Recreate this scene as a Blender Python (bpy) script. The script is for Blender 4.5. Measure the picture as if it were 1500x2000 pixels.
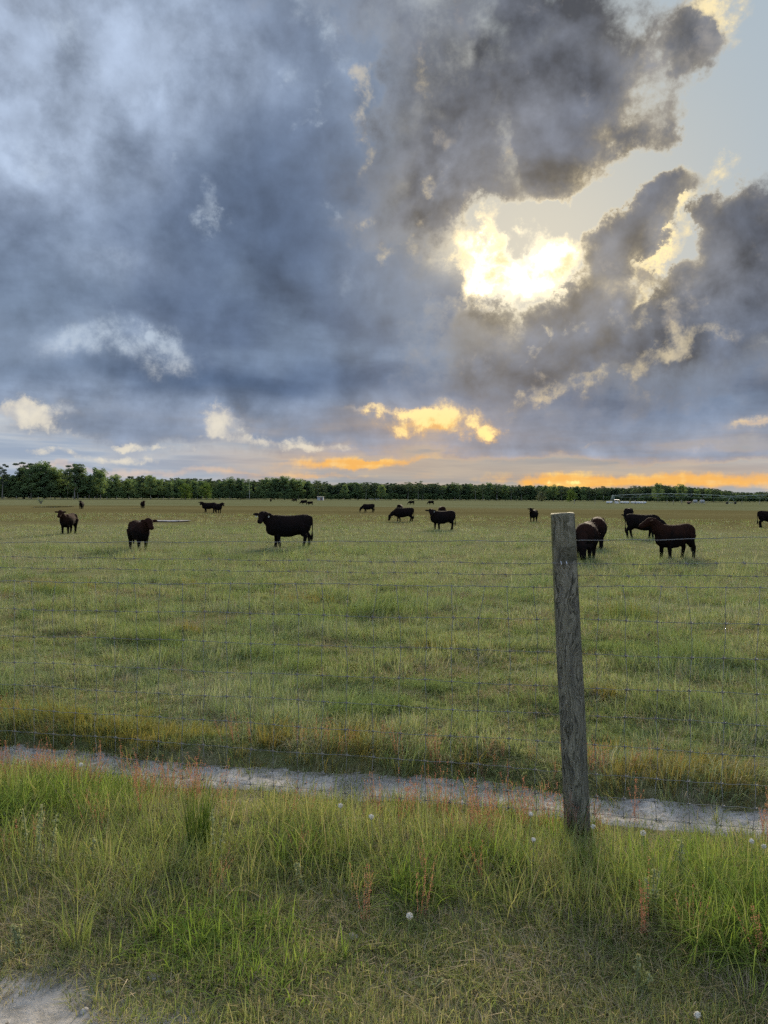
import bpy, bmesh, math, random
import numpy as np
from mathutils import Vector, Matrix
R = math.radians
for _o in list(bpy.data.objects): bpy.data.objects.remove(_o)
SC = bpy.context.scene
COL = SC.collection

# ------------------------------------------------------------------ camera
CAM_H = 1.68
FOC = 1500.0                    # focal length in photograph pixels (1500 x 2000)
cam_d = bpy.data.cameras.new('camera'); cam = bpy.data.objects.new('camera', cam_d); COL.objects.link(cam)
cam_d.sensor_fit = 'VERTICAL'; cam_d.sensor_height = 24.0; cam_d.lens = 24.0 * FOC / 2000.0
cam_d.clip_start = 0.05; cam_d.clip_end = 12000
CAM_M = Matrix.Rotation(R(90 - 1.07), 4, 'X') @ Matrix.Rotation(R(0.40), 4, 'Z')
CAM_M.translation = (0, 0, CAM_H)
cam.matrix_world = CAM_M
SC.camera = cam
SC.render.resolution_x, SC.render.resolution_y = 768, 1024

def ray(px, py):
    """unit direction through a photograph pixel"""
    return (CAM_M.to_3x3() @ Vector(((px - 750) / FOC, (1000 - py) / FOC, -1))).normalized()

# ------------------------------------------------------------------ view / exposure
SC.view_settings.view_transform = 'Standard'; SC.view_settings.look = 'None'
SC.view_settings.gamma = 1.0; SC.view_settings.use_curve_mapping = False
EXPO = 1.25
SC.view_settings.exposure = EXPO
SC.render.engine = 'CYCLES'
SC.cycles.use_denoising = False; SC.cycles.use_adaptive_sampling = True; SC.cycles.adaptive_threshold = .015; SC.cycles.adaptive_min_samples = 12
SC.cycles.max_bounces = 8; SC.cycles.diffuse_bounces = 3; SC.cycles.transparent_max_bounces = 8
SC.cycles.volume_bounces = 0

# ------------------------------------------------------------------ node helper
class G:
    """tiny expression builder for shader nodes"""
    def __init__(self, tree): self.t = tree; self.n = tree.nodes; self.l = tree.links
    def put(self, sock, v):
        if hasattr(v, 'is_output'): self.l.new(v, sock)
        else: sock.default_value = v
    def node(self, kind, **kw):
        n = self.n.new(kind)
        for k, v in kw.items(): setattr(n, k, v)
        return n
    def m(self, op, *a, clamp=False):
        n = self.node('ShaderNodeMath', operation=op, use_clamp=clamp)
        for i, v in enumerate(a): self.put(n.inputs[i], v)
        return n.outputs[0]
    def add(self, a, b): return self.m('ADD', a, b)
    def sub(self, a, b): return self.m('SUBTRACT', a, b)
    def mul(self, a, b): return self.m('MULTIPLY', a, b)
    def mad(self, a, b, c): return self.m('MULTIPLY_ADD', a, b, c)
    def vm(self, op, *a, out=0, scale=None):
        n = self.node('ShaderNodeVectorMath', operation=op)
        for i, v in enumerate(a): self.put(n.inputs[i], v)
        if scale is not None: self.put(n.inputs['Scale'], scale)
        return n.outputs[out]
    def xyz(self, x, y, z=0.0):
        n = self.node('ShaderNodeCombineXYZ')
        for i, v in enumerate((x, y, z)): self.put(n.inputs[i], v)
        return n.outputs[0]
    def sep(self, v):
        n = self.node('ShaderNodeSeparateXYZ'); self.put(n.inputs[0], v); return n.outputs
    def noise(self, vec, scale, detail=6, rough=.55, dist=0.0, kind='FBM', out=0, lac=2.0, dims='3D'):
        n = self.node('ShaderNodeTexNoise', noise_dimensions=dims, noise_type=kind)
        if kind == 'FBM': n.normalize = True
        if vec is not None: self.put(n.inputs['Vector'], vec)
        self.put(n.inputs['Scale'], scale); self.put(n.inputs['Detail'], detail)
        self.put(n.inputs['Roughness'], rough); self.put(n.inputs['Distortion'], dist)
        self.put(n.inputs['Lacunarity'], lac)
        return n.outputs[out]
    def ss(self, v, a, b, lo=0.0, hi=1.0, kind='SMOOTHSTEP'):
        n = self.node('ShaderNodeMapRange', interpolation_type=kind)
        self.put(n.inputs[0], v); self.put(n.inputs[1], a); self.put(n.inputs[2], b)
        self.put(n.inputs[3], lo); self.put(n.inputs[4], hi); return n.outputs[0]
    def mix(self, f, a, b, blend='MIX'):
        n = self.node('ShaderNodeMix', data_type='RGBA', blend_type=blend)
        self.put(n.inputs[0], f); self.put(n.inputs[6], c4(a)); self.put(n.inputs[7], c4(b)); return n.outputs[2]
    def vmix(self, f, a, b):
        n = self.node('ShaderNodeMix', data_type='VECTOR'); n.clamp_factor = True
        self.put(n.inputs[0], f); self.put(n.inputs[4], c4v(a)); self.put(n.inputs[5], c4v(b)); return n.outputs[1]
    def ramp(self, v, stops, interp='LINEAR'):
        n = self.node('ShaderNodeValToRGB'); n.color_ramp.interpolation = interp
        e = n.color_ramp.elements
        while len(e) < len(stops): e.new(0.5)
        for i, (p, c) in enumerate(stops): e[i].position = p; e[i].color = c4(c)
        self.put(n.inputs[0], v); return n.outputs[0]
    def cscale(self, c, f): return self.vm('SCALE', c4v(c), scale=f)
    def cadd(self, a, b): return self.vm('ADD', c4v(a), c4v(b))
def c4(c):
    if hasattr(c, 'is_output'): return c
    return tuple(c) if len(c) == 4 else (*c, 1.0)
def c4v(c):
    if hasattr(c, 'is_output'): return c
    return tuple(c[:3])
def S(r, g, b):
    """sRGB 0-255 to linear"""
    return tuple((x / 255 / 12.92) if x / 255 <= .04045 else ((x / 255 + .055) / 1.055) ** 2.4 for x in (r, g, b))

# ------------------------------------------------------------------ world: evening sky with broken cloud
SUN_PX = (1020, 530)
SUN_DIR = ray(*SUN_PX)
SUN_EL = math.asin(SUN_DIR.z); SUN_AZ = math.atan2(SUN_DIR.x, SUN_DIR.y)

def azel(px, py):
    d = ray(px, py); return math.atan2(d.x, d.y), math.asin(d.z)

def build_world():
    w = bpy.data.worlds.new('World'); SC.world = w; w.use_nodes = True
    t = w.node_tree; t.nodes.clear(); g = G(t)
    outn = g.node('ShaderNodeOutputWorld'); bg = g.node('ShaderNodeBackground'); t.links.new(bg.outputs[0], outn.inputs[0])
    bg.inputs[1].default_value = 0.1; SKY_K = 10.0 / 2 ** EXPO; CLOUD_FILL = 6.2
    sky = g.node('ShaderNodeTexSky', sky_type='NISHITA'); sky.sun_disc = False
    sky.sun_elevation = SUN_EL; sky.sun_rotation = SUN_AZ
    sky.air_density = 1.0; sky.dust_density = 2.0; sky.ozone_density = 1.5
    d = g.node('ShaderNodeTexCoord').outputs['Generated']
    dn = g.vm('NORMALIZE', d)
    x, y, z = g.sep(dn)
    az = g.m('ARCTAN2', x, y); zc = g.m('MAXIMUM', z, 0.0)
    el = g.m('ARCSINE', zc)
    th = g.m('ARCCOSINE', g.m('MINIMUM', g.vm('DOT_PRODUCT', dn, tuple(SUN_DIR), out=1), 1.0))   # angle to the sun
    inv = g.m('DIVIDE', 1.0, g.add(zc, 0.11))
    P = g.vm('SCALE', g.xyz(x, y, 0.0), scale=inv)          # the cloud deck's plane, flattening to the horizon
    # warped angles: ragged edges for every mass placed in the sky
    d2 = g.vm('ADD', dn, (5.3, 2.9, 7.7))
    wx2 = g.mul(g.sub(g.noise(dn, 8.0, 2, .5), .5), .12); wy2 = g.mul(g.sub(g.noise(d2, 8.0, 2, .5), .5), .12)
    flat = g.ss(el, 0.0, 0.22, 0.16, 1.0, 'LINEAR')
    wx = g.mad(g.sub(g.noise(dn, 26.0, 7, .66), .5), .085, wx2); wy = g.mad(g.sub(g.noise(d2, 26.0, 7, .66), .5), .085, wy2)
    SRC = {}
    for nm, (ax, ey) in (('A', (g.add(az, wx), g.mad(wy, flat, el))), ('A0', (g.add(az, wx2), g.mad(wy2, flat, el)))):
        SRC[nm] = (g.xyz(g.mul(ax, ax), g.mul(ax, ey), g.mul(ey, ey)), g.xyz(ax, ey, 1.0))
    def blob(px, py, sx, sy, rot=0.0, src=None):
        a, e = azel(px, py); k = SRC['A' if src is None else 'A0']
        c, s = math.cos(R(rot)), math.sin(R(rot)); ix, iy = (FOC / sx) ** 2, (FOC / sy) ** 2
        aa = c * c * ix + s * s * iy; bb = s * s * ix + c * c * iy; ab = 2 * c * s * (ix - iy)
        q = g.add(g.vm('DOT_PRODUCT', k[0], (aa, ab, bb), out=1),
                  g.vm('DOT_PRODUCT', k[1], (-2 * aa * a - ab * e, -2 * bb * e - ab * a, aa * a * a + ab * a * e + bb * e * e), out=1))
        return g.m('POWER', 0.3679, q)
    def field(base, blobs, src=None):
        acc = base
        for (amp, *b) in blobs: acc = g.mad(blob(*b, src=src), amp, acc)
        return acc
    sat = lambda v: g.m('MINIMUM', v, 1.0, clamp=True)
    nP = g.sub(g.noise(P, 1.15, 7, .56, .2), .5)                  # broken deck
    nD = g.sub(g.noise(dn, 13.0, 8, .60, .12), .5)                  # billows
    toS = g.vm('SCALE', g.vm('NORMALIZE', g.vm('SUBTRACT', tuple(SUN_DIR), dn)), scale=.022)
    d9 = g.vm('ADD', dn, (8.1, .7, 3.4)); d9s = g.vm('ADD', d9, toS)
    n9 = g.sub(g.noise(d9, 8.5, 7, .54, .15), .5)
    relief = g.sub(n9, g.sub(g.noise(d9s, 8.5, 7, .54, .15), .5))          # billows face or turn from the sun
    nF = g.sub(g.noise(g.vm('ADD', dn, (3.1, 1.7, .4)), 24.0, 7, .64, .15), .5)   # tufts of the near cloud
    nS = g.sub(g.noise(g.vm('MULTIPLY', dn, (5.0, 5.0, 60.0)), 1.0, 7, .56, .2), .5)   # streaks low over the horizon
    nL = g.sub(g.noise(dn, 4.5, 3, .5, .2), .5)                    # broad tone
    low = g.ss(el, 0.03, 0.17, 1.0, 0.0)

    # light that comes through thin cloud, by angle to the sun, redder towards the horizon
    lum = g.ramp(g.m('DIVIDE', th, 1.2, clamp=True), [
        (0.0, (3.2, 2.9, 2.1)), (.06, (1.8, 1.5, .92)), (.12, (1.1, .88, .48)), (.22, (.80, .68, .46)),
        (.36, (.42, .41, .42)), (.75, (.42, .47, .55)), (1.0, (.48, .53, .60))])
    sunlow = g.mul(low, g.ss(g.m('ABSOLUTE', g.sub(az, SUN_AZ)), 0.10, 0.55, 1.0, 0.0))
    lum = g.vmix(sunlow, lum, (1.02, .54, .12))
    lum = g.vmix(g.mul(low, g.ss(th, 0.34, 0.60)), lum, S(214, 206, 196))

    # ---- 1 clear air
    clear = g.vm('MULTIPLY', sky.outputs[0], tuple(c / 2 ** EXPO for c in (.26, .27, .29)))
    cream = g.vmix(g.ss(th, 0.03, 0.40), S(200, 200, 190), S(180, 196, 208))
    base = g.vmix(0.86, clear, g.cscale(cream, SKY_K))
    # ---- 2 haze and far stratus close to the horizon
    bandc = g.vmix(g.ss(nS, -.16, .18), S(156, 170, 190), S(200, 206, 212))
    bandc = g.vmix(sunlow, bandc, g.vmix(g.ss(nS, -.16, .20), S(150, 156, 162), S(180, 178, 172)))
    fo = field(0.0, [(1.0, 1330, 940, 360, 15, -1), (.9, 1060, 946, 90, 11), (1.15, 690, 903, 140, 11, 2.5), (.45, 560, 930, 160, 8),
                     (.55, 180, 920, 330, 12), (.8, 840, 830, 90, 44), (.5, 1490, 818, 60, 16, 12)])
    fo = g.ss(g.mad(nS, .7, g.mad(nD, .6, g.mad(nF, .7, fo))), .28, .86)
    peach = g.vmix(g.ss(g.m('ABSOLUTE', g.sub(az, SUN_AZ)), .22, .50), (1.0, .50, .10), S(232, 196, 168))
    peach = g.vmix(g.ss(g.add(nS, g.add(nF, nD)), -.10, .26), peach, g.vmix(g.ss(g.m('ABSOLUTE', g.sub(az, SUN_AZ)), .10, .45), (1.15, .78, .22), S(238, 212, 186)))
    band = g.vmix(fo, bandc, peach)
    base = g.vmix(g.ss(g.mad(nS, .10, el), .13, .20, 1.0, 0.0), base, g.cscale(band, SKY_K))

    def compose(under, T, body, k, soft, shade=1.0, rim=1.0):
        alpha = g.ss(T, 0.0, soft)
        Tp = g.m('MAXIMUM', T, 0.0)
        tr = g.mul(g.m('POWER', 0.3679, g.mul(Tp, k)), rim)
        thin = g.mul(g.m('POWER', 0.3679, g.mul(Tp, 4.2)), shade)     # thinner cloud lets more light through
        body = g.vmix(thin, body, g.vmix(g.ss(th, .08, .40, .42, .10), S(146, 149, 155), lum))
        return g.vmix(alpha, under, g.cscale(g.vmix(tr, body, lum), SKY_K))

    # ---- 3 the broad blue-grey mass
    layB = field(0.02, [
        (.70, 400, 470, 440, 300), (.40, 560, 640, 380, 170), (.30, 150, 560, 260, 170), (.45, 150, 150, 300, 200), (.30, 560, 100, 260, 140),
        (.55, 700, 745, 560, 42), (.30, 700, 850, 140, 16), (.34, 240, 835, 100, 18), (.26, 230, 760, 420, 24), (-.16, 250, 890, 600, 30), (-.2, 1200, 915, 500, 24),
        (.55, 1200, 800, 330, 66), (.35, 1000, 870, 200, 20), (.35, 1350, 720, 240, 120), (.4, 900, 640, 160, 120), (.3, 1400, 890, 200, 14),
        (-.55, 1010, 535, 190, 105, 10), (-1.0, 1350, 260, 230, 260, -20),
        (-.50, 845, 832, 66, 30, 10), (-.45, 770, 803, 110, 9, -4), (-.40, 965, 838, 34, 14),
        (-.25, 60, 800, 90, 20, 6), (-.30, 440, 825, 66, 26), (-.2, 200, 672, 110, 30, -8), (-.40, 1480, 818, 60, 14, 12),
    ])
    TB = g.add(layB, g.mad(nP, g.ss(el, .05, .3, .35, .55), g.mul(nD, .50)))
    TB = g.mad(nS, g.mul(low, .9), TB)
    bodyB = g.vmix(g.ss(g.mad(nP, .6, nL), -.10, .10), S(96, 112, 138), S(117, 134, 158))
    paleB = field(0.0, [(.95, 110, 60, 330, 170), (.6, 40, 290, 190, 120), (.45, 300, 780, 600, 40), (.35, 190, 670, 130, 36), (.3, 420, 130, 200, 90),
                        (.35, 230, 520, 110, 50), (.5, 440, 830, 90, 30), (.5, 1150, 900, 600, 40)], src='A0')
    bodyB = g.vmix(sat(g.mul(paleB, g.mad(nD, 2.0, 1.0))), bodyB, S(172, 188, 212))
    deepB = field(0.0, [(.6, 620, 470, 190, 170), (.5, 640, 740, 400, 30), (.7, 1180, 815, 240, 45), (.6, 1090, 745, 90, 30), (.35, 420, 740, 300, 30)], src='A0')
    bodyB = g.vmix(sat(deepB), bodyB, S(84, 104, 134))
    bodyB = g.vmix(g.mul(g.ss(el, .075, .135, 1.0, 0.0), .6), bodyB, S(146, 158, 178))
    rel = g.m('MAXIMUM', g.mad(nD, .75, g.mad(nP, .8, g.mad(nF, .25, 1.0))), .6)
    bodyB = g.cscale(bodyB, g.m('MAXIMUM', g.mad(relief, 1.3, rel), .6))
    wisp = field(0.0, [(.8, 205, 672, 120, 36, -8), (.6, 310, 690, 100, 24, -10), (.7, 433, 405, 18, 46, -25), (.6, 365, 325, 10, 34), (.8, 605, 215, 14, 50, -28),
                       (.6, 560, 170, 30, 22, -20), (.9, 660, 60, 46, 60, 38), (.5, 670, 365, 26, 12, -20), (.7, 140, 40, 40, 70, 40), (.5, 60, 300, 80, 46),
                       (.55, 240, 510, 60, 30, -10), (.4, 700, 560, 80, 60)])
    wisp = g.mul(g.ss(g.mul(wisp, g.mad(nF, 4.5, g.mad(nD, 2.5, .9))), .12, 1.6), .62)
    bodyB = g.vmix(sat(wisp), bodyB, g.vmix(g.ss(el, .10, .2), S(234, 226, 210), S(204, 218, 232)))
    front = g.ss(th, .75, 2.0, 1.0, CLOUD_FILL)                       # clouds away from the sun, mostly out of view, brightened to light the ground
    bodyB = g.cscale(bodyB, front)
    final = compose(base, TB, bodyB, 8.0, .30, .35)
    puff = field(0.0, [(1.0, 40, 806, 90, 30, -8), (.85, 440, 826, 70, 40, 0), (.5, 500, 860, 120, 14), (.55, 120, 893, 170, 10), (.45, 260, 868, 120, 8, -6), (.4, 620, 880, 120, 8)])
    puff = g.mul(g.ss(g.mad(nF, 1.7, g.mad(nD, 1.0, puff)), .34, .80), g.ss(puff, .06, .28))
    final = g.vmix(g.mul(puff, .8), final, g.cscale(g.vmix(g.ss(g.add(nF, nD), -.12, .2), S(188, 186, 186), S(240, 230, 208)), SKY_K))

    # ---- 4 sunlit core and puffs in the gap
    core = field(0.0, [(1.0, 1010, 555, 120, 50, 8), (.75, 925, 572, 52, 40, 20), (.7, 1095, 505, 56, 34, 30), (.75, 965, 480, 24, 46, -20), (.55, 1050, 455, 40, 26, 0), (.5, 900, 520, 26, 40),
                       (.75, 1312, 470, 16, 110, -48), (.7, 1245, 572, 50, 12, 38), (.55, 1300, 372, 40, 26, 10), (.55, 1415, 338, 36, 20, 20),
                       (.7, 1395, 60, 52, 70, -20), (.5, 1340, 20, 60, 50), (.62, 850, 828, 92, 46), (.45, 770, 803, 110, 10, -3), (.6, 965, 838, 34, 16), (.55, 1060, 945, 70, 8),
                       (.5, 1090, 662, 60, 12, 28), (.5, 1040, 690, 60, 10, 28)])
    core = g.mul(g.ss(g.mad(nF, g.mad(low, 1.5, 1.9), g.mad(nD, .7, core)), .22, .98), g.ss(core, .06, .30))
    lumc = g.vmix(g.ss(core, .2, 1.0), g.vmix(.35, lum, (1.0, .82, .46)), g.vmix(.7, lum, (1.25, 1.02, .52)))
    lumc = g.vmix(g.mul(g.ss(th, .12, .05), g.ss(core, .45, 1.0)), lumc, g.vmix(g.ss(g.add(nF, nD), -.16, .10), (1.02, .86, .48), (1.9, 1.78, 1.36)))
    lumc = g.vmix(g.mul(low, .85), lumc, g.vmix(g.ss(core, .25, .9), (.90, .46, .10), (1.5, 1.1, .36)))
    final = g.vmix(core, final, g.cscale(lumc, SKY_K))

    # ---- 5 nearer, torn warm-grey cumulus
    layF = field(-.36, [
        (1.15, 1010, 110, 280, 190, 20), (.75, 1100, 300, 76, 110, 15), (.3, 1180, 180, 110, 110, 0), (.60, 820, 320, 150, 130, 50), (.45, 700, 30, 120, 60), (.35, 400, 0, 260, 60),
        (1.25, 1470, 470, 110, 115, -35), (1.15, 1215, 465, 86, 60, 20), (.40, 1260, 400, 60, 26, 20), (.65, 1120, 590, 90, 34, 34), (.45, 970, 640, 80, 30, 10),
        (.62, 1230, 640, 300, 62, 14), (.45, 1420, 650, 160, 110), (.46, 900, 670, 170, 80, -10), (.46, 1000, 725, 280, 44, 6), (.40, 1320, 740, 220, 50, 14), (.30, 1230, 800, 200, 30, 8), (.3, 1010, 790, 110, 36, 20),
        (.60, 1370, 85, 50, 90, 28), (.40, 1230, 270, 40, 26, 20), (.36, 1300, 250, 24, 40, -20), (.42, 880, 500, 60, 110, 10),
        (-.62, 1010, 520, 140, 84, 8), (-.40, 705, 160, 26, 80, -20), (-.45, 650, 80, 70, 60, 30),
        (-.35, 990, 240, 24, 60, 20), (-.25, 900, 120, 40, 70, -20), (-.30, 1250, 572, 60, 10, 38), (-.42, 1318, 470, 12, 100, -48), (.55, 1165, 612, 100, 42, 25), (.55, 1270, 650, 120, 50, 15), (.55, 890, 395, 90, 60, 20), (.25, 960, 385, 90, 32, 0), (-.42, 1150, 408, 110, 26, 22), (-.2, 1040, 450, 70, 26, 10), (.35, 1370, 600, 70, 60),
    ])
    TF = g.add(layF, g.mad(n9, .9, g.mad(nD, .9, g.mad(nF, .95, g.mul(nP, .4)))))
    crisp = sat(field(0.0, [(1.1, 1330, 280, 230, 290, -15), (1.1, 1040, 520, 230, 130, 15), (.8, 1270, 560, 160, 50, 38), (.6, 1400, 60, 100, 120), (.5, 700, 130, 60, 130)], src='A0'))
    bodyF = g.vmix(g.ss(nL, -.10, .10), S(82, 89, 103), S(106, 111, 122))
    bodyF = g.vmix(g.ss(el, .16, .27, 1.0, 0.0), bodyF, S(96, 106, 124))
    bodyF = g.cscale(bodyF, g.m('MAXIMUM', g.mad(relief, 4.0, g.mad(n9, .8, g.mad(nD, .7, g.mad(nF, .7, 1.0)))), .5))
    lit = g.ss(g.mad(nF, 1.3, g.mul(nD, .9)), .10, .42)       # tufts that catch the low sun
    bodyF = g.vmix(g.mul(lit, .40), bodyF, g.vmix(g.ss(th, .1, .5), S(206, 190, 164), S(172, 170, 168)))
    final = compose(final, TF, bodyF, 7.5, g.mad(crisp, -.58, .86), .8, g.mad(crisp, .75, .25))

    # ---- 6 lit lace where the low sun reaches through
    lace = field(0.0, [(.55, 1110, 655, 100, 16, 28), (.5, 1230, 620, 120, 24, 36), (.45, 1330, 650, 100, 30, 20), (.5, 1150, 735, 130, 14, 24), (.42, 1300, 690, 160, 20, 22), (.5, 905, 490, 40, 60, -20), (.42, 800, 470, 26, 50, -10),
                       (.55, 715, 160, 22, 50, -10), (.5, 715, 290, 24, 40, -10), (.45, 750, 390, 20, 50, -20), (.4, 830, 150, 40, 60, -10), (.4, 1000, 250, 22, 40, 10), (.4, 850, 350, 30, 50, 20),
                       (.4, 1020, 770, 60, 20, 40), (.35, 1440, 860, 90, 12, 20), (.3, 1200, 860, 200, 8, 8)])
    lace = g.mul(g.ss(g.mad(nF, 2.4, g.mad(nD, 1.2, lace)), .34, 1.15), g.ss(lace, .05, .25))
    final = g.vmix(g.mul(lace, .62), final, g.cscale(g.vmix(.5, lum, g.vmix(g.ss(th, .1, .5), S(240, 222, 180), S(190, 182, 172))), SKY_K))

    fire = sat(field(0.0, [(.24, 850, 832, 170, 60), (.30, 640, 905, 260, 22), (.34, 1300, 930, 420, 26), (.14, 1010, 560, 330, 190)], src='A0'))
    final = g.vmix(fire, final, g.cscale(g.vmix(g.ss(el, .05, .22), (.80, .47, .20), (.62, .54, .42)), SKY_K))
    glow = g.m('POWER', 0.3679, g.m('POWER', g.m('DIVIDE', th, 0.16), 2.0))
    final = g.cadd(final, g.cscale(tuple(c / 2 ** EXPO for c in (.75, .52, .19)), glow))     # light scattered by thin vapour round the sun
    final = g.vmix(g.ss(z, -.03, -.001, 0, 1), (.5, .5, .4), final)
    t.links.new(final, bg.inputs[0])
    # away from the placed masses a like deck, brightened as fill light, goes on all round, at less cost
    rest = g.vmix(0.86, clear, g.cscale(g.vmix(g.ss(th, 0.03, 0.40), S(200, 200, 190), S(180, 196, 208)), SKY_K))
    nG = g.sub(g.noise(P, 1.15, 5, .60, .35), .5); nH = g.sub(g.noise(dn, 13.0, 3, .62), .5)
    TG = g.add(.12, g.mad(nG, .9, g.mul(nH, .5)))
    bodyG = g.cscale(g.cscale(S(108, 122, 148), g.m('MAXIMUM', g.mad(nH, 1.0, g.mad(nG, .8, 1.0)), .6)), g.mul(g.ss(th, .75, 2.0, 1.0, CLOUD_FILL), SKY_K))  # unseen clouds gain brightness with angle from the sun, added to light the ground
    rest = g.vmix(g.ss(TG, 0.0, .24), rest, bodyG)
    rest = g.vmix(g.ss(el, .08, .20, .8, 0.0), rest, g.cscale(S(160, 168, 180), SKY_K))
    rest = g.vmix(g.ss(z, -.03, -.001, 0, 1), (.5, .5, .4), rest)
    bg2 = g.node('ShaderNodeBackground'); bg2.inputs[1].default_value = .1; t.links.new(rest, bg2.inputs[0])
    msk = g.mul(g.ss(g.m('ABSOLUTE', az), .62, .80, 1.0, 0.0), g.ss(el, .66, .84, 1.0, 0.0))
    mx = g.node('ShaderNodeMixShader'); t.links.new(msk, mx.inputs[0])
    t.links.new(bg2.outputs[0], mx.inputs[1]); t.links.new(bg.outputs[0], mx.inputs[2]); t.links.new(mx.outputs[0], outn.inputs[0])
    w.cycles.sampling_method = 'NONE'
build_world()
sun_d = bpy.data.lights.new('sun', 'SUN'); sun_d.energy = 5.0; sun_d.angle = R(18); sun_d.color = (1, .86, .66)
sun = bpy.data.objects.new('sun', sun_d); COL.objects.link(sun)
sun.rotation_euler = (-SUN_DIR).to_track_quat('-Z', 'Y').to_euler()
sun.location = (0, 0, 30)

# ------------------------------------------------------------------ terrain
FX, FY = 1.012, 3.94                      # foot of the fence post
FU = Vector((0.961, -0.276)); FN = Vector((0.276, 0.961))      # along the fence, across it towards the pasture
FIELD_Z = -0.45
def sstep(v, a, b):
    t = np.clip((np.asarray(v, float) - a) / (b - a), 0, 1); return t * t * (3 - 2 * t)
def fence_st(x, y):
    return (x - FX) * FN.x + (y - FY) * FN.y, (x - FX) * FU.x + (y - FY) * FU.y
def bumps(x, y):
    return (np.sin(x * 3.1 + 1.3 * np.sin(y * 1.7)) * np.sin(y * 2.7 + 1.1 * np.sin(x * 2.3)) * .5
            + np.sin(x * 7.9 + 2 * np.sin(y * 3.3)) * np.sin(y * 8.7 + x) * .25)
def gz(x, y):
    """height of the ground"""
    x = np.asarray(x, float); y = np.asarray(y, float)
    s, t = fence_st(x, y)
    z = 0.03 * np.clip(t, -5, 1.5) * sstep(s, -3.5, -.5) * (1 - sstep(s, 4, 16))
    z = z + FIELD_Z * sstep(s, 1.2, 19)
    w = s + .05 * np.sin(t * 1.9) + .03 * np.sin(t * 4.3 + 1)
    z = z - 0.07 * sstep(w, -.35, .12) * (1 - sstep(w, .58, .74)) + .035 * np.exp(-((w - .90) / .22) ** 2)
    d = np.hypot(x, y)
    z = z + bumps(x, y) * (.022 * (1 - sstep(d, 30, 90)) + .05 * sstep(d, 8, 40) * (1 - sstep(d, 120, 260)))
    return z
def ground_hit(px, py):
    d = ray(px, py); o = Vector((0, 0, CAM_H)); k = 1.0
    for _ in range(60):
        p = o + d * k; dz = p.z - float(gz(p.x, p.y))
        if dz < 1e-3: break
        k += dz / max(-d.z, 1e-4) * .7
    return o + d * k

# ------------------------------------------------------------------ object helpers
def link(o, parent=None):
    COL.objects.link(o)
    if parent is not None: o.parent = parent
    return o
def mesh_obj(name, me, mat=None, parent=None, smooth=True):
    o = bpy.data.objects.new(name, me)
    if mat is not None and not me.materials: me.materials.append(mat)
    if smooth: me.polygons.foreach_set('use_smooth', [True] * len(me.polygons))
    return link(o, parent)
def empty(name, loc=(0, 0, 0), rz=0.0):
    o = bpy.data.objects.new(name, None); o.empty_display_size = .3
    o.location = loc; o.rotation_euler = (0, 0, rz); return link(o)
def tag(o, label=None, cat=None, group=None, kind=None):
    if label: o['label'] = label
    if cat: o['category'] = cat
    if group: o['group'] = group
    if kind: o['kind'] = kind
    return o
class MB:
    """collects vertices and faces of one mesh"""
    def __init__(self): self.v = []; self.f = []
    def loft(self, rings, n=10, cap=True):
        """rings: (centre, axis a, axis b) - a and b are half-axis vectors"""
        b0 = len(self.v)
        for c, a, b in rings:
            for i in range(n):
                t = 2 * math.pi * i / n
                self.v.append(tuple(Vector(c) + Vector(a) * math.cos(t) + Vector(b) * math.sin(t)))
        for r in range(len(rings) - 1):
            for i in range(n):
                j = (i + 1) % n
                self.f.append((b0 + r * n + i, b0 + r * n + j, b0 + (r + 1) * n + j, b0 + (r + 1) * n + i))
        if cap:
            self.f.append(tuple(b0 + i for i in reversed(range(n))))
            self.f.append(tuple(b0 + (len(rings) - 1) * n + i for i in range(n)))
        return self
    def tube(self, pts, rad, n=6, cap=True):
        pts = [Vector(p) for p in pts]; rings = []
        ref = None
        for i, p in enumerate(pts):
            d = (pts[min(i + 1, len(pts) - 1)] - pts[max(i - 1, 0)]).normalized()
            if ref is None: ref = Vector((0, 0, 1)) if abs(d.z) < .9 else Vector((1, 0, 0))
            a = d.cross(ref).normalized(); b = a.cross(d).normalized(); ref = b
            r = rad[i] if isinstance(rad, (list, tuple)) else rad
            rings.append((p, a * r, b * r))
        return self.loft(rings, n, cap)
    def box(self, c, s, rz=0.0):
        b0 = len(self.v); co, si = math.cos(rz), math.sin(rz)
        for dz in (-1, 1):
            for dx, dy in ((-1, -1), (1, -1), (1, 1), (-1, 1)):
                x, y = dx * s[0] / 2, dy * s[1] / 2
                self.v.append((c[0] + x * co - y * si, c[1] + x * si + y * co, c[2] + dz * s[2] / 2))
        self.f += [tuple(b0 + i for i in q) for q in ((3, 2, 1, 0), (4, 5, 6, 7), (0, 1, 5, 4), (1, 2, 6, 5), (2, 3, 7, 6), (3, 0, 4, 7))]
        return self
    def mesh(self, name):
        me = bpy.data.meshes.new(name); me.from_pydata(self.v, [], self.f); me.update(); return me
    def build(self, name, mat, parent=None, smooth=True): return mesh_obj(name, self.mesh(name), mat, parent, smooth)

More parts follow.
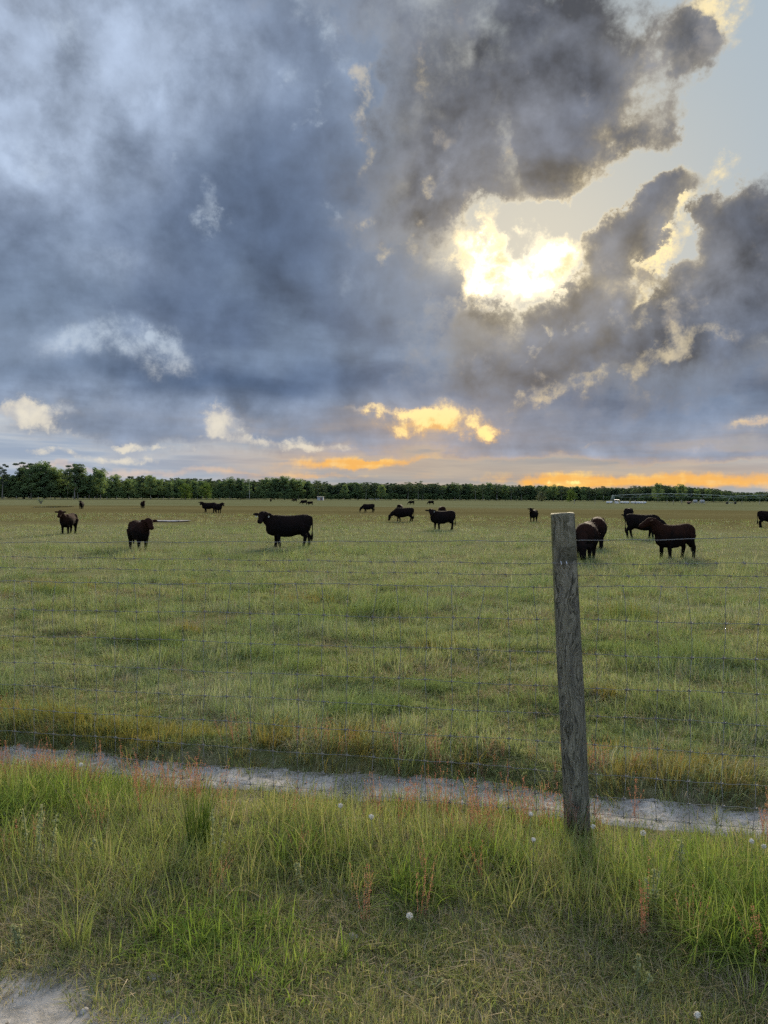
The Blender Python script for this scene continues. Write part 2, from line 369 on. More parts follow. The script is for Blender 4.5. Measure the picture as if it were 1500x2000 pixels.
def new_mat(name):
    m = bpy.data.materials.new(name); m.use_nodes = True
    t = m.node_tree; t.nodes.clear(); g = G(t)
    g.out = g.node('ShaderNodeOutputMaterial')
    return m, g
def principled(g, col, rough=.8, spec=.3, **kw):
    b = g.node('ShaderNodeBsdfPrincipled')
    g.put(b.inputs['Base Color'], c4(col)); g.put(b.inputs['Roughness'], rough)
    b.inputs['Specular IOR Level'].default_value = spec
    for k, v in kw.items(): g.put(b.inputs[k], v)
    g.l.new(b.outputs[0], g.out.inputs[0]); return b
def bump(g, b, h, dist=.01, strength=1.0):
    n = g.node('ShaderNodeBump'); g.put(n.inputs['Height'], h)
    n.inputs['Distance'].default_value = dist; n.inputs['Strength'].default_value = strength
    g.l.new(n.outputs[0], b.inputs['Normal'])
def simple_mat(name, col, rough=.7, spec=.3, var=.15, scale=6.0, metal=0.0):
    m, g = new_mat(name)
    tc = g.node('ShaderNodeTexCoord').outputs['Object']
    n = g.noise(tc, scale, 5, .6)
    c = g.mix(n, [x * (1 - var) for x in col], [min(1, x * (1 + var)) for x in col])
    b = principled(g, c, rough, spec); b.inputs['Metallic'].default_value = metal
    bump(g, b, n, .004, .4)
    return m

# ------------------------------------------------------------------ ground sheet
def build_ground():
    xf = np.geomspace(5.2, 9000, 70); xs = np.concatenate([-xf[::-1], np.linspace(-5, 5, 170), xf])
    y1 = np.concatenate([-np.geomspace(.03, 4000, 50)[::-1], [0], np.linspace(.06, 9, 130), np.geomspace(9.1, 10000, 120)])
    X, Y = np.meshgrid(xs, y1); Z = gz(X, Y)
    nx, ny = len(xs), len(y1)
    v = np.stack([X, Y, Z], -1).reshape(-1, 3)
    i = np.arange(nx * ny).reshape(ny, nx)
    f = np.stack([i[:-1, :-1], i[:-1, 1:], i[1:, 1:], i[1:, :-1]], -1).reshape(-1, 4)
    me = bpy.data.meshes.new('ground'); me.from_pydata(v.tolist(), [], f.tolist()); me.update()
    m, g = new_mat('pasture_ground')
    pos = g.node('ShaderNodeNewGeometry').outputs['Position']
    px, py, pz = g.sep(pos)
    s = g.add(g.mul(g.sub(px, FX), FN.x), g.mul(g.sub(py, FY), FN.y))
    dist = g.vm('LENGTH', pos, out=1)
    nb = g.noise(pos, .9, 6, .6); nf = g.noise(pos, 14, 6, .65); nl = g.noise(pos, .06, 5, .6)
    nw = g.noise(g.vm('MULTIPLY', pos, (.012, .05, 0.0)), 1.0, 5, .6)
    # verge thatch and soil
    thatch = g.mix(g.ss(nf, .35, .65), (.080, .074, .036), (.15, .135, .075))
    soil = g.mix(g.ss(nb, .52, .68), thatch, (.19, .165, .125))
    green = g.mix(g.ss(nf, .3, .7), (.060, .078, .018), (.09, .102, .030))
    pale = g.mix(g.ss(nf, .3, .7), (.072, .078, .028), (.098, .098, .040))
    near = g.mix(g.ss(g.add(nb, nf), .8, 1.25), green, pale)
    mid = g.mix(g.ss(g.mad(nl, 18.0, dist), 16, 34), near, g.mix(g.ss(g.add(nb, nl), .75, 1.25), (.094, .100, .046), (.132, .132, .068)))
    rust = g.mix(g.ss(nw, .35, .65), (.078, .069, .030), (.098, .088, .040))
    far = g.mix(g.ss(g.mad(nw, 36.0, dist), 66, 92), mid, rust)
    strip = g.mix(g.ss(nw, .35, .65), (.082, .090, .044), (.108, .112, .060))
    far = g.mix(g.ss(g.mad(nw, 70.0, dist), 190, 225), far, strip)
    gravel = g.mix(g.ss(nf, .35, .65), (.22, .20, .165), (.34, .31, .265))
    soil = g.mix(g.ss(g.add(s, g.mad(nb, -.5, g.mul(nf, -.25))), -2.35, -2.10, 1.0, 0.0), soil, gravel)
    col = g.mix(g.ss(s, .5, .85), soil, far)
    b = g.node('ShaderNodeBsdfDiffuse'); g.l.new(col, b.inputs[0]); g.l.new(b.outputs[0], g.out.inputs[0]); bump(g, b, nf, .02, .5)
    tag(mesh_obj('ground', me, m), kind='structure')
build_ground()

def sand_material():
    m, g = new_mat('pale_sand')
    pos = g.node('ShaderNodeNewGeometry').outputs['Position']
    n1 = g.noise(pos, 5, 7, .6); n2 = g.noise(pos, 45, 6, .65)
    c = g.mix(g.ss(n1, .35, .66), (.24, .22, .19), (.40, .37, .325))
    c = g.mix(g.ss(n2, .57, .66), c, (.10, .088, .07))
    b = principled(g, c, .95, .15); bump(g, b, g.add(n1, g.mul(n2, .5)), .02, .7)
    return m
SAND = sand_material()

def strip_sheet(name, s0, s1, t0, t1, ds, lift, rough, edge_w):
    """a worn strip of sand along the fence, sinking gently under the turf at its ragged edges"""
    ss = np.arange(s0, s1 + ds, ds); tt = np.arange(t0, t1 + ds, ds)
    Sg, Tg = np.meshgrid(ss, tt)
    X = FX + Sg * FN.x + Tg * FU.x; Y = FY + Sg * FN.y + Tg * FU.y
    e = .05 * np.sin(Tg * 1.9) + .03 * np.sin(Tg * 4.3 + 1)
    k = sstep(Sg + e, s0 + .05, s0 + .05 + edge_w) * (1 - sstep(Sg + e, s1 - .05 - edge_w, s1 - .05))
    rng = np.random.default_rng(3)
    def vn(f, seed):
        return vnoise0(X, Y, f, seed) - .5
    hum = (vn(9, 1) + .6 * vn(21, 2) + .45 * vn(43, 5)) * rough * 2
    pits = np.zeros_like(X)
    for _ in range(int(26 * (t1 - t0) * (s1 - s0))):          # hoof and tyre pocks
        ct, cs = rng.uniform(t0, t1), rng.uniform(s0, s1); rad = rng.uniform(.03, .06)
        d2 = ((Tg - ct) ** 2 + ((Sg - cs) * 1.3) ** 2) / rad ** 2
        pits += np.where(d2 < 6, -np.exp(-d2) + .55 * np.exp(-(np.sqrt(d2) - 1.5) ** 2 * 5), 0)
    Z = gz(X, Y) - .03 + (lift + .03) * k + (hum + pits * rough * 1.3 + rng.normal(0, rough * .12, X.shape)) * k
    i = np.arange(X.size).reshape(X.shape)
    f = np.stack([i[:-1, :-1], i[1:, :-1], i[1:, 1:], i[:-1, 1:]], -1).reshape(-1, 4)
    me = bpy.data.meshes.new(name); me.from_pydata(np.stack([X, Y, Z], -1).reshape(-1, 3).tolist(), [], f.tolist()); me.update()
    me.flip_normals() if me.polygons[0].normal.z < 0 else None
    return tag(mesh_obj(name, me, SAND), kind='structure')
def vnoise0(x, y, f, seed=0):
    a = np.sin(x * f + seed + 1.7 * np.sin(y * f * .7 + seed * 2.1)) + np.sin(y * f * 1.3 + seed * 1.3 + 1.9 * np.sin(x * f * .9 + seed))
    return .5 + .2 * a + .2 * np.sin(x * f * 2.3 + seed * .7 + 1.3 * np.sin(y * f * 1.9)) * np.sin(y * f * 2.6 + seed)
strip_sheet('path', .02, .80, -7.5, 3.5, .02, .012, .006, .22)
strip_sheet('road', -7.0, -1.76, -5.0, 6.0, .03, .006, .006, .30)

# ------------------------------------------------------------------ leaf and blade materials
def leaf_mat(name, stops, trans=.3, rough=.7, inst='GEOMETRY', obj_random=False):
    m, g = new_mat(name)
    a = g.node('ShaderNodeAttribute', attribute_name='bt').outputs['Fac']
    if inst:
        t = g.node('ShaderNodeAttribute', attribute_name='tint', attribute_type=inst).outputs['Fac']
        a = g.m('ADD', g.mul(a, .55), g.mul(t, .45))
    if obj_random:
        r = g.node('ShaderNodeObjectInfo').outputs['Random']
        a = g.m('ADD', g.mul(a, .45), g.mul(r, .55))
    c = g.ramp(a, stops)
    d = g.node('ShaderNodeBsdfDiffuse'); g.l.new(c, d.inputs[0])
    tr = g.node('ShaderNodeBsdfTranslucent'); g.l.new(g.mix(1.0, c, (1.0, 1.0, .7), 'MULTIPLY'), tr.inputs[0])
    mx = g.node('ShaderNodeMixShader'); mx.inputs[0].default_value = trans
    g.l.new(d.outputs[0], mx.inputs[1]); g.l.new(tr.outputs[0], mx.inputs[2])
    g.l.new(mx.outputs[0], g.out.inputs[0])
    return m
M_LEAF = leaf_mat('broadleaf_foliage', [(0, (0.062, 0.100, 0.050)), (.35, (0.106, 0.156, 0.070)), (.7, (0.156, 0.215, 0.085)), (1, (0.231, 0.281, 0.106))], .35, inst=None, obj_random=True)
M_PINE = leaf_mat('pine_foliage', [(0, (0.048, 0.072, 0.047)), (.5, (0.077, 0.107, 0.060)), (1, (0.117, 0.149, 0.073))], .3, inst=None, obj_random=True)
M_PALE = leaf_mat('pale_foliage', [(0, (.07, .085, .05)), (.5, (.10, .115, .068)), (1, (.14, .15, .09))], .25, inst=None)
M_SPRING = leaf_mat('spring_foliage', [(0, (.05, .09, .022)), (.5, (.08, .125, .03)), (1, (.12, .16, .04))], .3, inst=None)
M_TRUNK = simple_mat('grey_bark', (.20, .18, .15), .9, .1, .35, 2.0)
M_TRUNK_PALE = simple_mat('pale_bark', (.34, .32, .28), .9, .1, .25, 2.0)

def quads_mesh(name, C, Nrm, size, bt, mat, aspect=1.0):
    """many leaf-sized faces: centres C, normals Nrm"""
    rng = np.random.default_rng(len(C))
    n = len(C)
    Nrm = Nrm / np.linalg.norm(Nrm, axis=1, keepdims=True)
    r = rng.normal(size=(n, 3)); a = np.cross(Nrm, r); a /= np.linalg.norm(a, axis=1, keepdims=True)
    b = np.cross(Nrm, a); s = size[:, None]
    v = np.stack([C - a * s, C - b * s * .6 * aspect, C + a * s, C + b * s * .6 * aspect], 1).reshape(-1, 3)
    me = bpy.data.meshes.new(name)
    me.from_pydata(v.tolist(), [], np.arange(4 * n).reshape(-1, 4).tolist()); me.update()
    at = me.attributes.new('bt', 'FLOAT', 'POINT'); at.data.foreach_set('value', np.repeat(bt, 4).astype(np.float32))
    me.materials.append(mat); return me

def tree_meshes(seed, kind, H):
    """returns (trunk mesh, crown mesh); foot at the origin, height H"""
    rng = np.random.default_rng(seed); rnd = random.Random(seed)
    tb = MB(); clumps = []
    lean = (rnd.uniform(-.03, .03), rnd.uniform(-.03, .03))
    top = H * {'pine': .95, 'broad': .78, 'round': .6, 'bare': .92}[kind]
    P = lambda z: Vector((lean[0] * z + .12 * math.sin(z * .35 + seed), lean[1] * z + .1 * math.cos(z * .4 + seed), z))
    r0 = H * .0125 + .05
    tb.tube([P(top * k / 8 - (.3 if k == 0 else 0)) for k in range(9)], [r0 * (1 - .8 * k / 8) for k in range(9)], 7)
    W = H * {'pine': .20, 'broad': .30, 'round': .42, 'bare': .2}[kind]
    lo = {'pine': .45, 'broad': .24, 'round': .12, 'bare': .45}[kind]
    nl = {'pine': 20, 'broad': 24, 'round': 20, 'bare': 13}[kind]
    for k in range(nl):
        zf = lo + (1 - lo) * ((k + rnd.random()) / nl)
        prof = {'pine': math.sqrt(max(.05, 1 - ((zf - .74) / .32) ** 2)) if abs(zf - .74) < .32 else .35,
                'broad': math.sqrt(max(.08, 1 - ((zf - .55) / .50) ** 2)), 'round': math.sqrt(max(.1, 1 - ((zf - .52) / .5) ** 2)), 'bare': .8}[kind]
        ang = k * 2.4 + rnd.uniform(-.5, .5); rr = W * prof * rnd.uniform(.45, 1.05)
        zz = H * zf; q = P(min(zz, top) * .93)
        tip = Vector((q.x + rr * math.cos(ang), q.y + rr * math.sin(ang), zz))
        st = P(max(H * lo * .7, min(top, zz - rr * .6)))
        mid = st.lerp(tip, .55) + Vector((0, 0, rr * .08))
        lr = max(.03, r0 * .32 * (1.2 - zf))
        tb.tube([st, mid, tip], [lr, lr * .6, lr * .25], 4, cap=False)
        clumps.append((tip, H * {'pine': .062, 'broad': .085, 'round': .15, 'bare': .05}[kind] * rnd.uniform(.75, 1.3)))
        if kind in ('broad', 'round'):
            clumps.append((st.lerp(tip, .5) + Vector((0, 0, rr * .1)), H * .075 * rnd.uniform(.8, 1.2)))
    C = []; N = []; Sz = []; B = []
    per = {'pine': 90, 'broad': 85, 'round': 120, 'bare': 10}[kind]
    for c, r in clumps:
        d = rng.normal(size=(per, 3)); d /= np.linalg.norm(d, axis=1, keepdims=True)
        rad = r * rng.uniform(.35, 1.05, (per, 1)) ** .6
        sc = np.array([1.25, 1.25, .55 if kind == 'pine' else .8])
        C.append(np.array(c) + d * rad * sc); N.append(d + rng.normal(0, .6, d.shape) + np.array([0, 0, .3]))
        Sz.append(rng.uniform(.014, .028, per) * H * (.8 if kind == 'pine' else 1))
        B.append(np.clip(rng.uniform(.1, .9) + rng.normal(0, .12, per), 0, 1))
    mat = {'pine': M_PINE, 'broad': M_LEAF, 'round': M_SPRING, 'bare': M_LEAF}[kind]
    return tb.mesh(kind + '_trunk'), quads_mesh(kind + '_crown', np.concatenate(C), np.concatenate(N), np.concatenate(Sz), np.concatenate(B), mat)

TREES = {k: [tree_meshes(s0 + i, k, H) for i in range(n)] for k, s0, n, H in (('broad', 10, 7, 18.0), ('pine', 40, 6, 21.0), ('round', 70, 2, 7.0), ('bare', 80, 2, 18.0))}
for k in TREES:
    for tm, cm in TREES[k]: tm.materials.append(M_TRUNK if k != 'bare' else M_TRUNK_PALE)

# the forest edge: photograph x of the foot, top y of the tree line there, distance
EDGE = [(-420, 906, 400), (0, 914, 420), (60, 908, 420), (170, 910, 435), (215, 926, 450), (330, 931, 500), (460, 936, 540), (560, 934, 560), (640, 941, 620),
        (900, 944, 680), (1100, 949, 720), (1220, 952, 720), (1290, 947, 640), (1390, 953, 660), (1440, 961, 760), (1500, 960, 760), (1900, 962, 760)]
def edge_at(px):
    for a, b in zip(EDGE, EDGE[1:]):
        if a[0] <= px <= b[0]:
            f = (px - a[0]) / (b[0] - a[0]); return a[1] + (b[1] - a[1]) * f, a[2] + (b[2] - a[2]) * f
    return EDGE[-1][1:]
def far_point(px, depth):
    d = ray(px, 976 + .007 * (px - 750)); k = depth / d.y
    return Vector((d.x * k, depth, FIELD_Z))
def px_height(px, ytop, depth):
    d = ray(px, ytop); return CAM_H + d.z / d.y * depth - FIELD_Z
def place_tree(kind, px, depth, height, label, group=None, name=None, variant=None, wide=1.0, rnd=random.Random(5)):
    tm, cm = TREES[kind][variant if variant is not None else rnd.randrange(len(TREES[kind]))]
    base = {'broad': 18.0, 'pine': 21.0, 'round': 7.0, 'bare': 18.0}[kind]
    r = empty(name or {'broad': 'broadleaf_tree', 'pine': 'pine_tree', 'round': 'round_tree', 'bare': 'bare_tree'}[kind], far_point(px, depth), rnd.uniform(0, 6.28))
    k = height / base; wk = k * rnd.uniform(.85, 1.2) * wide
    r.scale = (wk, wk, k)
    tag(r, label, 'tree', group)
    mesh_obj('trunk', tm, None, r); mesh_obj('crown', cm, None, r, smooth=False)
    return r
ORD = ('first second third fourth fifth sixth seventh eighth ninth tenth eleventh twelfth thirteenth fourteenth fifteenth sixteenth seventeenth '
       'eighteenth nineteenth twentieth twenty-first twenty-second twenty-third twenty-fourth twenty-fifth').split()
MARKS = [(0, 'left border'), (47, 'first pine'), (86, 'second pine'), (146, 'open-crowned pine'), (196, 'loose-crowned tree'), (279, 'tiny brown cow'), (362, 'bright tree'), (402, 'cow pair'),
         (487, 'pale thin tree'), (560, 'cow specks'), (626, 'grey shed'), (731, 'hay racks'), (804, 'far cow'), (842, 'next far cow'), (940, 'orange cloud'), (1057, 'grey-green tree'), (1115, 'green tree'),
         (1197, 'pivot tower'), (1285, 'left oak'), (1330, 'right oak'), (1371, 'feed bins'), (1428, 'wheeled tower'), (1500, 'right border')]
def build_trees():
    rnd = random.Random(12)
    px = -14.0; cnt = {}
    while px < 1514:
        top, dep = edge_at(px)
        h = px_height(px, top, dep) * rnd.choice((.6, .72, .84, .92, 1.0, 1.06, 1.1) if px < 620 else (.82, .88, .92, .96, 1.0, 1.04)) * rnd.uniform(.96, 1.04)
        kind = 'broad' if (rnd.random() < (.8 if px < 620 else .3)) else 'pine'
        for (a, an), (b, bn) in zip(MARKS, MARKS[1:]):
            if a <= max(0, min(1499, px)) < b: break
        cnt[a] = cnt.get(a, -1) + 1
        lab = '%s tree from the left in the forest edge between %s and %s' % (ORD[cnt[a]], an, bn)
        place_tree(kind, px, dep + rnd.uniform(-10, 14), h, lab, 'trees along the forest edge', rnd=rnd)
        px += (6.4 * 1500 / dep) * rnd.uniform(.6, 1.35)
    # trees that stand out
    place_tree('pine', 47, 428, px_height(47, 903, 428), 'tall pine above the forest edge nearest the left border', variant=0, wide=1.5, rnd=rnd)
    place_tree('pine', 86, 432, px_height(86, 908, 432), 'tall pine above the forest edge, second from the left border', variant=1, wide=1.5, rnd=rnd)
    place_tree('pine', 146, 425, px_height(146, 906, 425), 'tall open-crowned pine above the forest edge, third from the left', variant=2, wide=1.5, rnd=rnd)
    place_tree('broad', 196, 435, px_height(196, 920, 435), 'tall loose-crowned tree where the left forest edge steps down', variant=3, rnd=rnd)
    place_tree('bare', 487, 520, px_height(487, 936, 520), 'pale thin tree with a bare whitish trunk in the forest edge', variant=0, rnd=rnd)
    place_tree('round', 1057, 560, px_height(1057, 960, 560), 'small round grey-green tree standing alone before the forest', variant=0, rnd=rnd).children[1]
    place_tree('round', 1115, 560, px_height(1115, 957, 560), 'round bright green tree before the forest, right of the grey-green one', variant=1, rnd=rnd)
    place_tree('round', 362, 470, px_height(362, 945, 470), 'low bright green tree in front of the left forest edge', variant=1, rnd=rnd)
    place_tree('round', 402, 480, px_height(402, 944, 480), 'bright green rounded tree at the forest foot above a pair of cows', variant=1, rnd=rnd)
    place_tree('broad', 1285, 620, px_height(1285, 944, 620), 'large dark oak-like tree rising behind the irrigation span, left one', variant=5, rnd=rnd)
    place_tree('broad', 1330, 630, px_height(1330, 947, 630), 'large dark oak-like tree rising behind the irrigation span, right one', variant=2, rnd=rnd)
build_trees()
for o in [o for o in bpy.data.objects if o.name.startswith('round_tree') and 'grey-green tree standing' in o.get('label', '')]:
    cr = [c for c in o.children if c.name.startswith('crown')][0]
    cr.data = cr.data.copy(); cr.data.materials.clear(); cr.data.materials.append(M_PALE)

# ------------------------------------------------------------------ fence: one post, barbed strands, woven wire
def wood_mat():
    m, g = new_mat('weathered_post')
    tc = g.node('ShaderNodeTexCoord').outputs['Object']
    x, y, z = g.sep(tc)
    ang = g.m('ARCTAN2', y, x)
    warp = g.noise(g.xyz(g.mul(ang, .55), 0.0, g.mul(z, 2.6)), 2.4, 3, .5)
    knot = g.m('POWER', .3679, g.add(g.m('POWER', g.m('DIVIDE', g.sub(ang, -1.95), .42), 2.0), g.m('POWER', g.m('DIVIDE', g.sub(z, .80), .10), 2.0)))
    grain = g.noise(g.xyz(g.add(g.mul(ang, 1.5), g.mad(warp, 2.6, g.mul(knot, 5.0))), 0.0, g.mul(z, 1.1)), 4.2, 5, .62)
    fine = g.noise(g.xyz(g.add(g.mul(ang, 6.0), g.mul(warp, 4.0)), 0.0, g.mul(z, 2.2)), 4.0, 4, .6)
    patch = g.noise(g.xyz(g.mul(ang, .8), 0.3, g.mul(z, 2.2)), 3.0, 5, .6)
    c = g.mix(g.ss(grain, .36, .62), (.026, .026, .016), (.165, .155, .108))
    c = g.mix(g.mul(g.ss(fine, .46, .66), .55), c, (.27, .25, .195))
    c = g.mix(g.mul(g.ss(patch, .50, .66), .55), c, (.050, .047, .040))
    algae = g.mul(g.ss(g.mad(patch, .5, z), 1.05, 1.62), g.ss(g.sub(ang, -1.2), -.7, .5))
    c = g.mix(g.mul(algae, .75), c, (.125, .125, .040))
    c = g.mix(g.mul(g.ss(z, 1.25, 1.5), .25), c, (.10, .095, .05))
    hole = g.m('POWER', .3679, g.add(g.m('POWER', g.m('DIVIDE', g.sub(ang, -1.52), .075), 2.0), g.m('POWER', g.m('DIVIDE', g.sub(z, .762), .012), 2.0)))
    c = g.mix(g.ss(hole, .3, .6), c, (.006, .006, .005))
    b = principled(g, c, .88, .2)
    bump(g, b, g.add(grain, g.mul(fine, .6)), .006, .9)
    return m
M_WOOD = wood_mat()
M_WIRE = simple_mat('galvanised_wire', (.17, .17, .16), .8, .2, .3, 20, .0)
M_WIRE_OLD = simple_mat('weathered_wire', (.15, .145, .13), .85, .15, .4, 25, .0)
M_STAPLE = simple_mat('bright_staple', (.55, .56, .58), .4, .5, .1, 20, .9)

def fpt(t, z, s=0.0):
    """point t metres along the fence from the post, height z over the post foot"""
    x = FX + t * FU.x + s * FN.x; y = FY + t * FU.y + s * FN.y
    return Vector((x, y, z + .03 * max(-5, min(1.5, t))))
def build_fence():
    rnd = random.Random(4)
    root = empty('wire_fence', (FX, FY, 0))
    tag(root, 'woven wire fence with barbed strands on a weathered round wooden post', 'fence')
    inv = root.matrix_basis.inverted()
    loc = lambda v: v - root.location
    # post: slightly leaning, irregular round, cut a little askew at the top
    n, rows = 40, 64; H = 1.60; mb = MB(); rings = []
    lean = Vector((-.088 / 1.53, .012, 0))
    r2 = np.random.default_rng(9)
    for k in range(rows + 1):
        zz = -.25 + (H + .25) * k / rows
        c = lean * zz
        rad = .0665 - .006 * max(zz, 0) / H
        for i in range(n):
            a = 2 * math.pi * i / n
            wob = 1 + .022 * math.sin(2 * a + zz * 2.0) + .012 * math.sin(5 * a + zz * 6) + .010 * math.sin(9 * a - zz * 3.1 + math.sin(zz * 9))
            wob += -.050 * max(0, math.cos(a - 4.35 + .12 * math.sin(zz * 7))) ** 60 - .04 * max(0, math.cos(a - 5.0 + .1 * math.sin(zz * 5 + 1))) ** 80
            zt = zz + (.004 * math.cos(a) + .003 * math.sin(3 * a) if k == rows else 0)
            mb.v.append((c.x + rad * wob * math.cos(a), c.y + rad * wob * math.sin(a), zt))
    for k in range(rows):
        for i in range(n):
            j = (i + 1) % n; mb.f.append((k * n + i, k * n + j, (k + 1) * n + j, (k + 1) * n + i))
    # bevelled top
    b0 = len(mb.v); topc = lean * H
    for i in range(n):
        v = Vector(mb.v[rows * n + i]); mb.v.append(tuple(Vector((topc.x + (v.x - topc.x) * .95, topc.y + (v.y - topc.y) * .95, v.z + .006))))
    for i in range(n):
        j = (i + 1) % n; mb.f.append((rows * n + i, rows * n + j, b0 + j, b0 + i))
    mb.f.append(tuple(b0 + i for i in range(n)))
    post = mb.build('post', M_WOOD, root)
    lz = lambda z: lean * z
    # strands: (height at post, at far left, offset from the fence plane, barbed)
    T0, T1 = -5.2, 2.6
    def strand(name, z_post, z_left, z_right, s, mat, rad, sag=.0, barbs=False, seed=0, twist=False):
        rr = random.Random(seed); m = MB(); pts = []
        N = 120
        for k in range(N + 1):
            t = T0 + (T1 - T0) * k / N
            z = z_post + (z_left - z_post) * (t / -3.8) if t < 0 else z_post + (z_right - z_post) * (t / .9)
            z += sag * math.sin(math.pi * min(1, max(0, (t - T0) / -T0))) if t < 0 else 0
            z += .0022 * math.sin(t * 9.1 + seed) + .0016 * math.sin(t * 23 + seed * 2)
            pts.append(loc(fpt(t, z, s + .0015 * math.sin(t * 31 + seed))))
        m.tube(pts, rad, 5)
        w = m.build(name, mat, root)
        if barbs:
            t = T0 + rr.uniform(0, .1); bm = MB()
            while t < T1:
                f = (t - T0) / (T1 - T0) * N; i = min(N - 1, int(f)); p = pts[i].lerp(pts[i + 1], f - i)
                d = (pts[i + 1] - pts[i]).normalized()
                for q in range(2):
                    a = rr.uniform(0, math.pi); o = Vector((0, math.cos(a), math.sin(a))) * .011
                    bm.tube([p - o + d * .006, p - o * .2, p + o * .2, p + o - d * .006], [.0007, .0018, .0018, .0007], 4)
                bm.tube([p - d * .009, p + d * .009], .0028, 5)
                t += .125 + rr.uniform(-.012, .012)
            tag(bm.build('barb', mat, w), kind='stuff')
        return w
    # heights measured on the photograph at the post, 3.8 m to the left and 0.9 m to the right (fence plane follows the ground)
    strand('smooth_wire', 1.462, 1.480, 1.472, .068, M_WIRE, .0017, seed=1)
    strand('barbed_wire', 1.352, 1.398, 1.356, -.070, M_WIRE_OLD, .0013, barbs=True, seed=2)
    strand('barbed_wire', 1.282, 1.315, 1.282, .068, M_WIRE_OLD, .0013, barbs=True, seed=3)
    rowz = [1.222, 1.046, .872, .696, .546, .395, .245, .125, .03]
    def wob(i, t): return .004 * math.sin(t * 3.1 + i * 1.7) + .0022 * math.sin(t * 8.3 + i)
    for i, z in enumerate(rowz):
        pts = []
        t = T0
        while t <= T1 + 1e-6:
            jog = .0022 * math.sin(2 * math.pi * t / .152 * 1.0 + i)
            pts.append(loc(fpt(t, z + wob(i, t) + jog + .03 * (t < 0) * 0, .066))); t += .038
        MB().tube(pts, .0014 if i else .0018, 5).build('mesh_wire', M_WIRE, root)
    t = -5.1; k = 0
    while t < T1 - .05:
        m = MB(); pts = []; dx = rnd.uniform(-.008, .008); top_dx = rnd.uniform(-.028, .028)
        for i, z in enumerate(rowz):
            off = dx + .006 * math.sin(i * 2.1 + k * 1.3) + (top_dx if i == 0 else 0)
            pts.append(loc(fpt(t + off, z + wob(i, t), .0685)))
        for a, b in zip(pts, pts[1:]):
            mid = a.lerp(b, .5) + Vector((rnd.uniform(-.004, .004), 0, 0))
            m.tube([a + Vector((0, 0, .006)), mid, b - Vector((0, 0, .006))], .0015, 5)
        st = m.build('stay_wire', M_WIRE, root)
        kb = MB()
        for i, p in enumerate(pts):
            if i == 0: kb.tube([p - Vector((.006, 0, 0)), p + Vector((.006, 0, 0))], .0036, 5); continue
            kb.tube([p + Vector((-.011, .001, -.004)), p + Vector((-.003, -.003, .003)), p + Vector((.004, -.003, -.003)), p + Vector((.011, .001, .004))], [.0022, .0036, .0036, .0022], 5)
            kb.tube([p + Vector((0, 0, -.012)), p, p + Vector((0, 0, .012))], [.0018, .0036, .0018], 5)
        tag(kb.build('knot', M_WIRE_OLD, st), kind='stuff')
        t += .152 + rnd.uniform(-.004, .004); k += 1
    c = loc(fpt(0, 1.352, -.071)) + Vector((-.066, 0, 0))
    for dx in (-.032, -.004):
        MB().tube([c + Vector((dx, .012, .014)), c + Vector((dx, -.004, .010)), c + Vector((dx + .002, -.005, -.008)), c + Vector((dx + .002, .012, -.014))], .0019, 5).build('staple', M_STAPLE, root)
build_fence()

# ------------------------------------------------------------------ cattle
def coat(name, dark, brown, amount):
    m, g = new_mat(name)
    tc = g.node('ShaderNodeTexCoord').outputs['Object']
    z = g.sep(tc)[2]
    n = g.noise(tc, 3.2, 5, .6); f = g.noise(tc, 40, 3, .6)
    k = g.mul(g.ss(g.mad(n, .9, g.mul(z, .5)), .72, 1.12), amount)
    c = g.mix(k, dark, brown)
    c = g.mix(g.mul(g.ss(f, .4, .7), .3), c, [x * 1.5 for x in dark])
    b = principled(g, c, .9, .02)
    b.inputs['Sheen Weight'].default_value = .0; b.inputs['Sheen Roughness'].default_value = .4
    b.inputs['Sheen Tint'].default_value = (.55, .34, .22, 1)
    return m
M_BLACK = coat('black_coat', (.0060, .0053, .0052), (.014, .008, .0065), .6)
M_BROWN = coat('brown_black_coat', (.0062, .0052, .0048), (.026, .011, .007), .9)
M_EARTAG = simple_mat('white_ear_tag', (.72, .72, .68), .5, .4, .05)

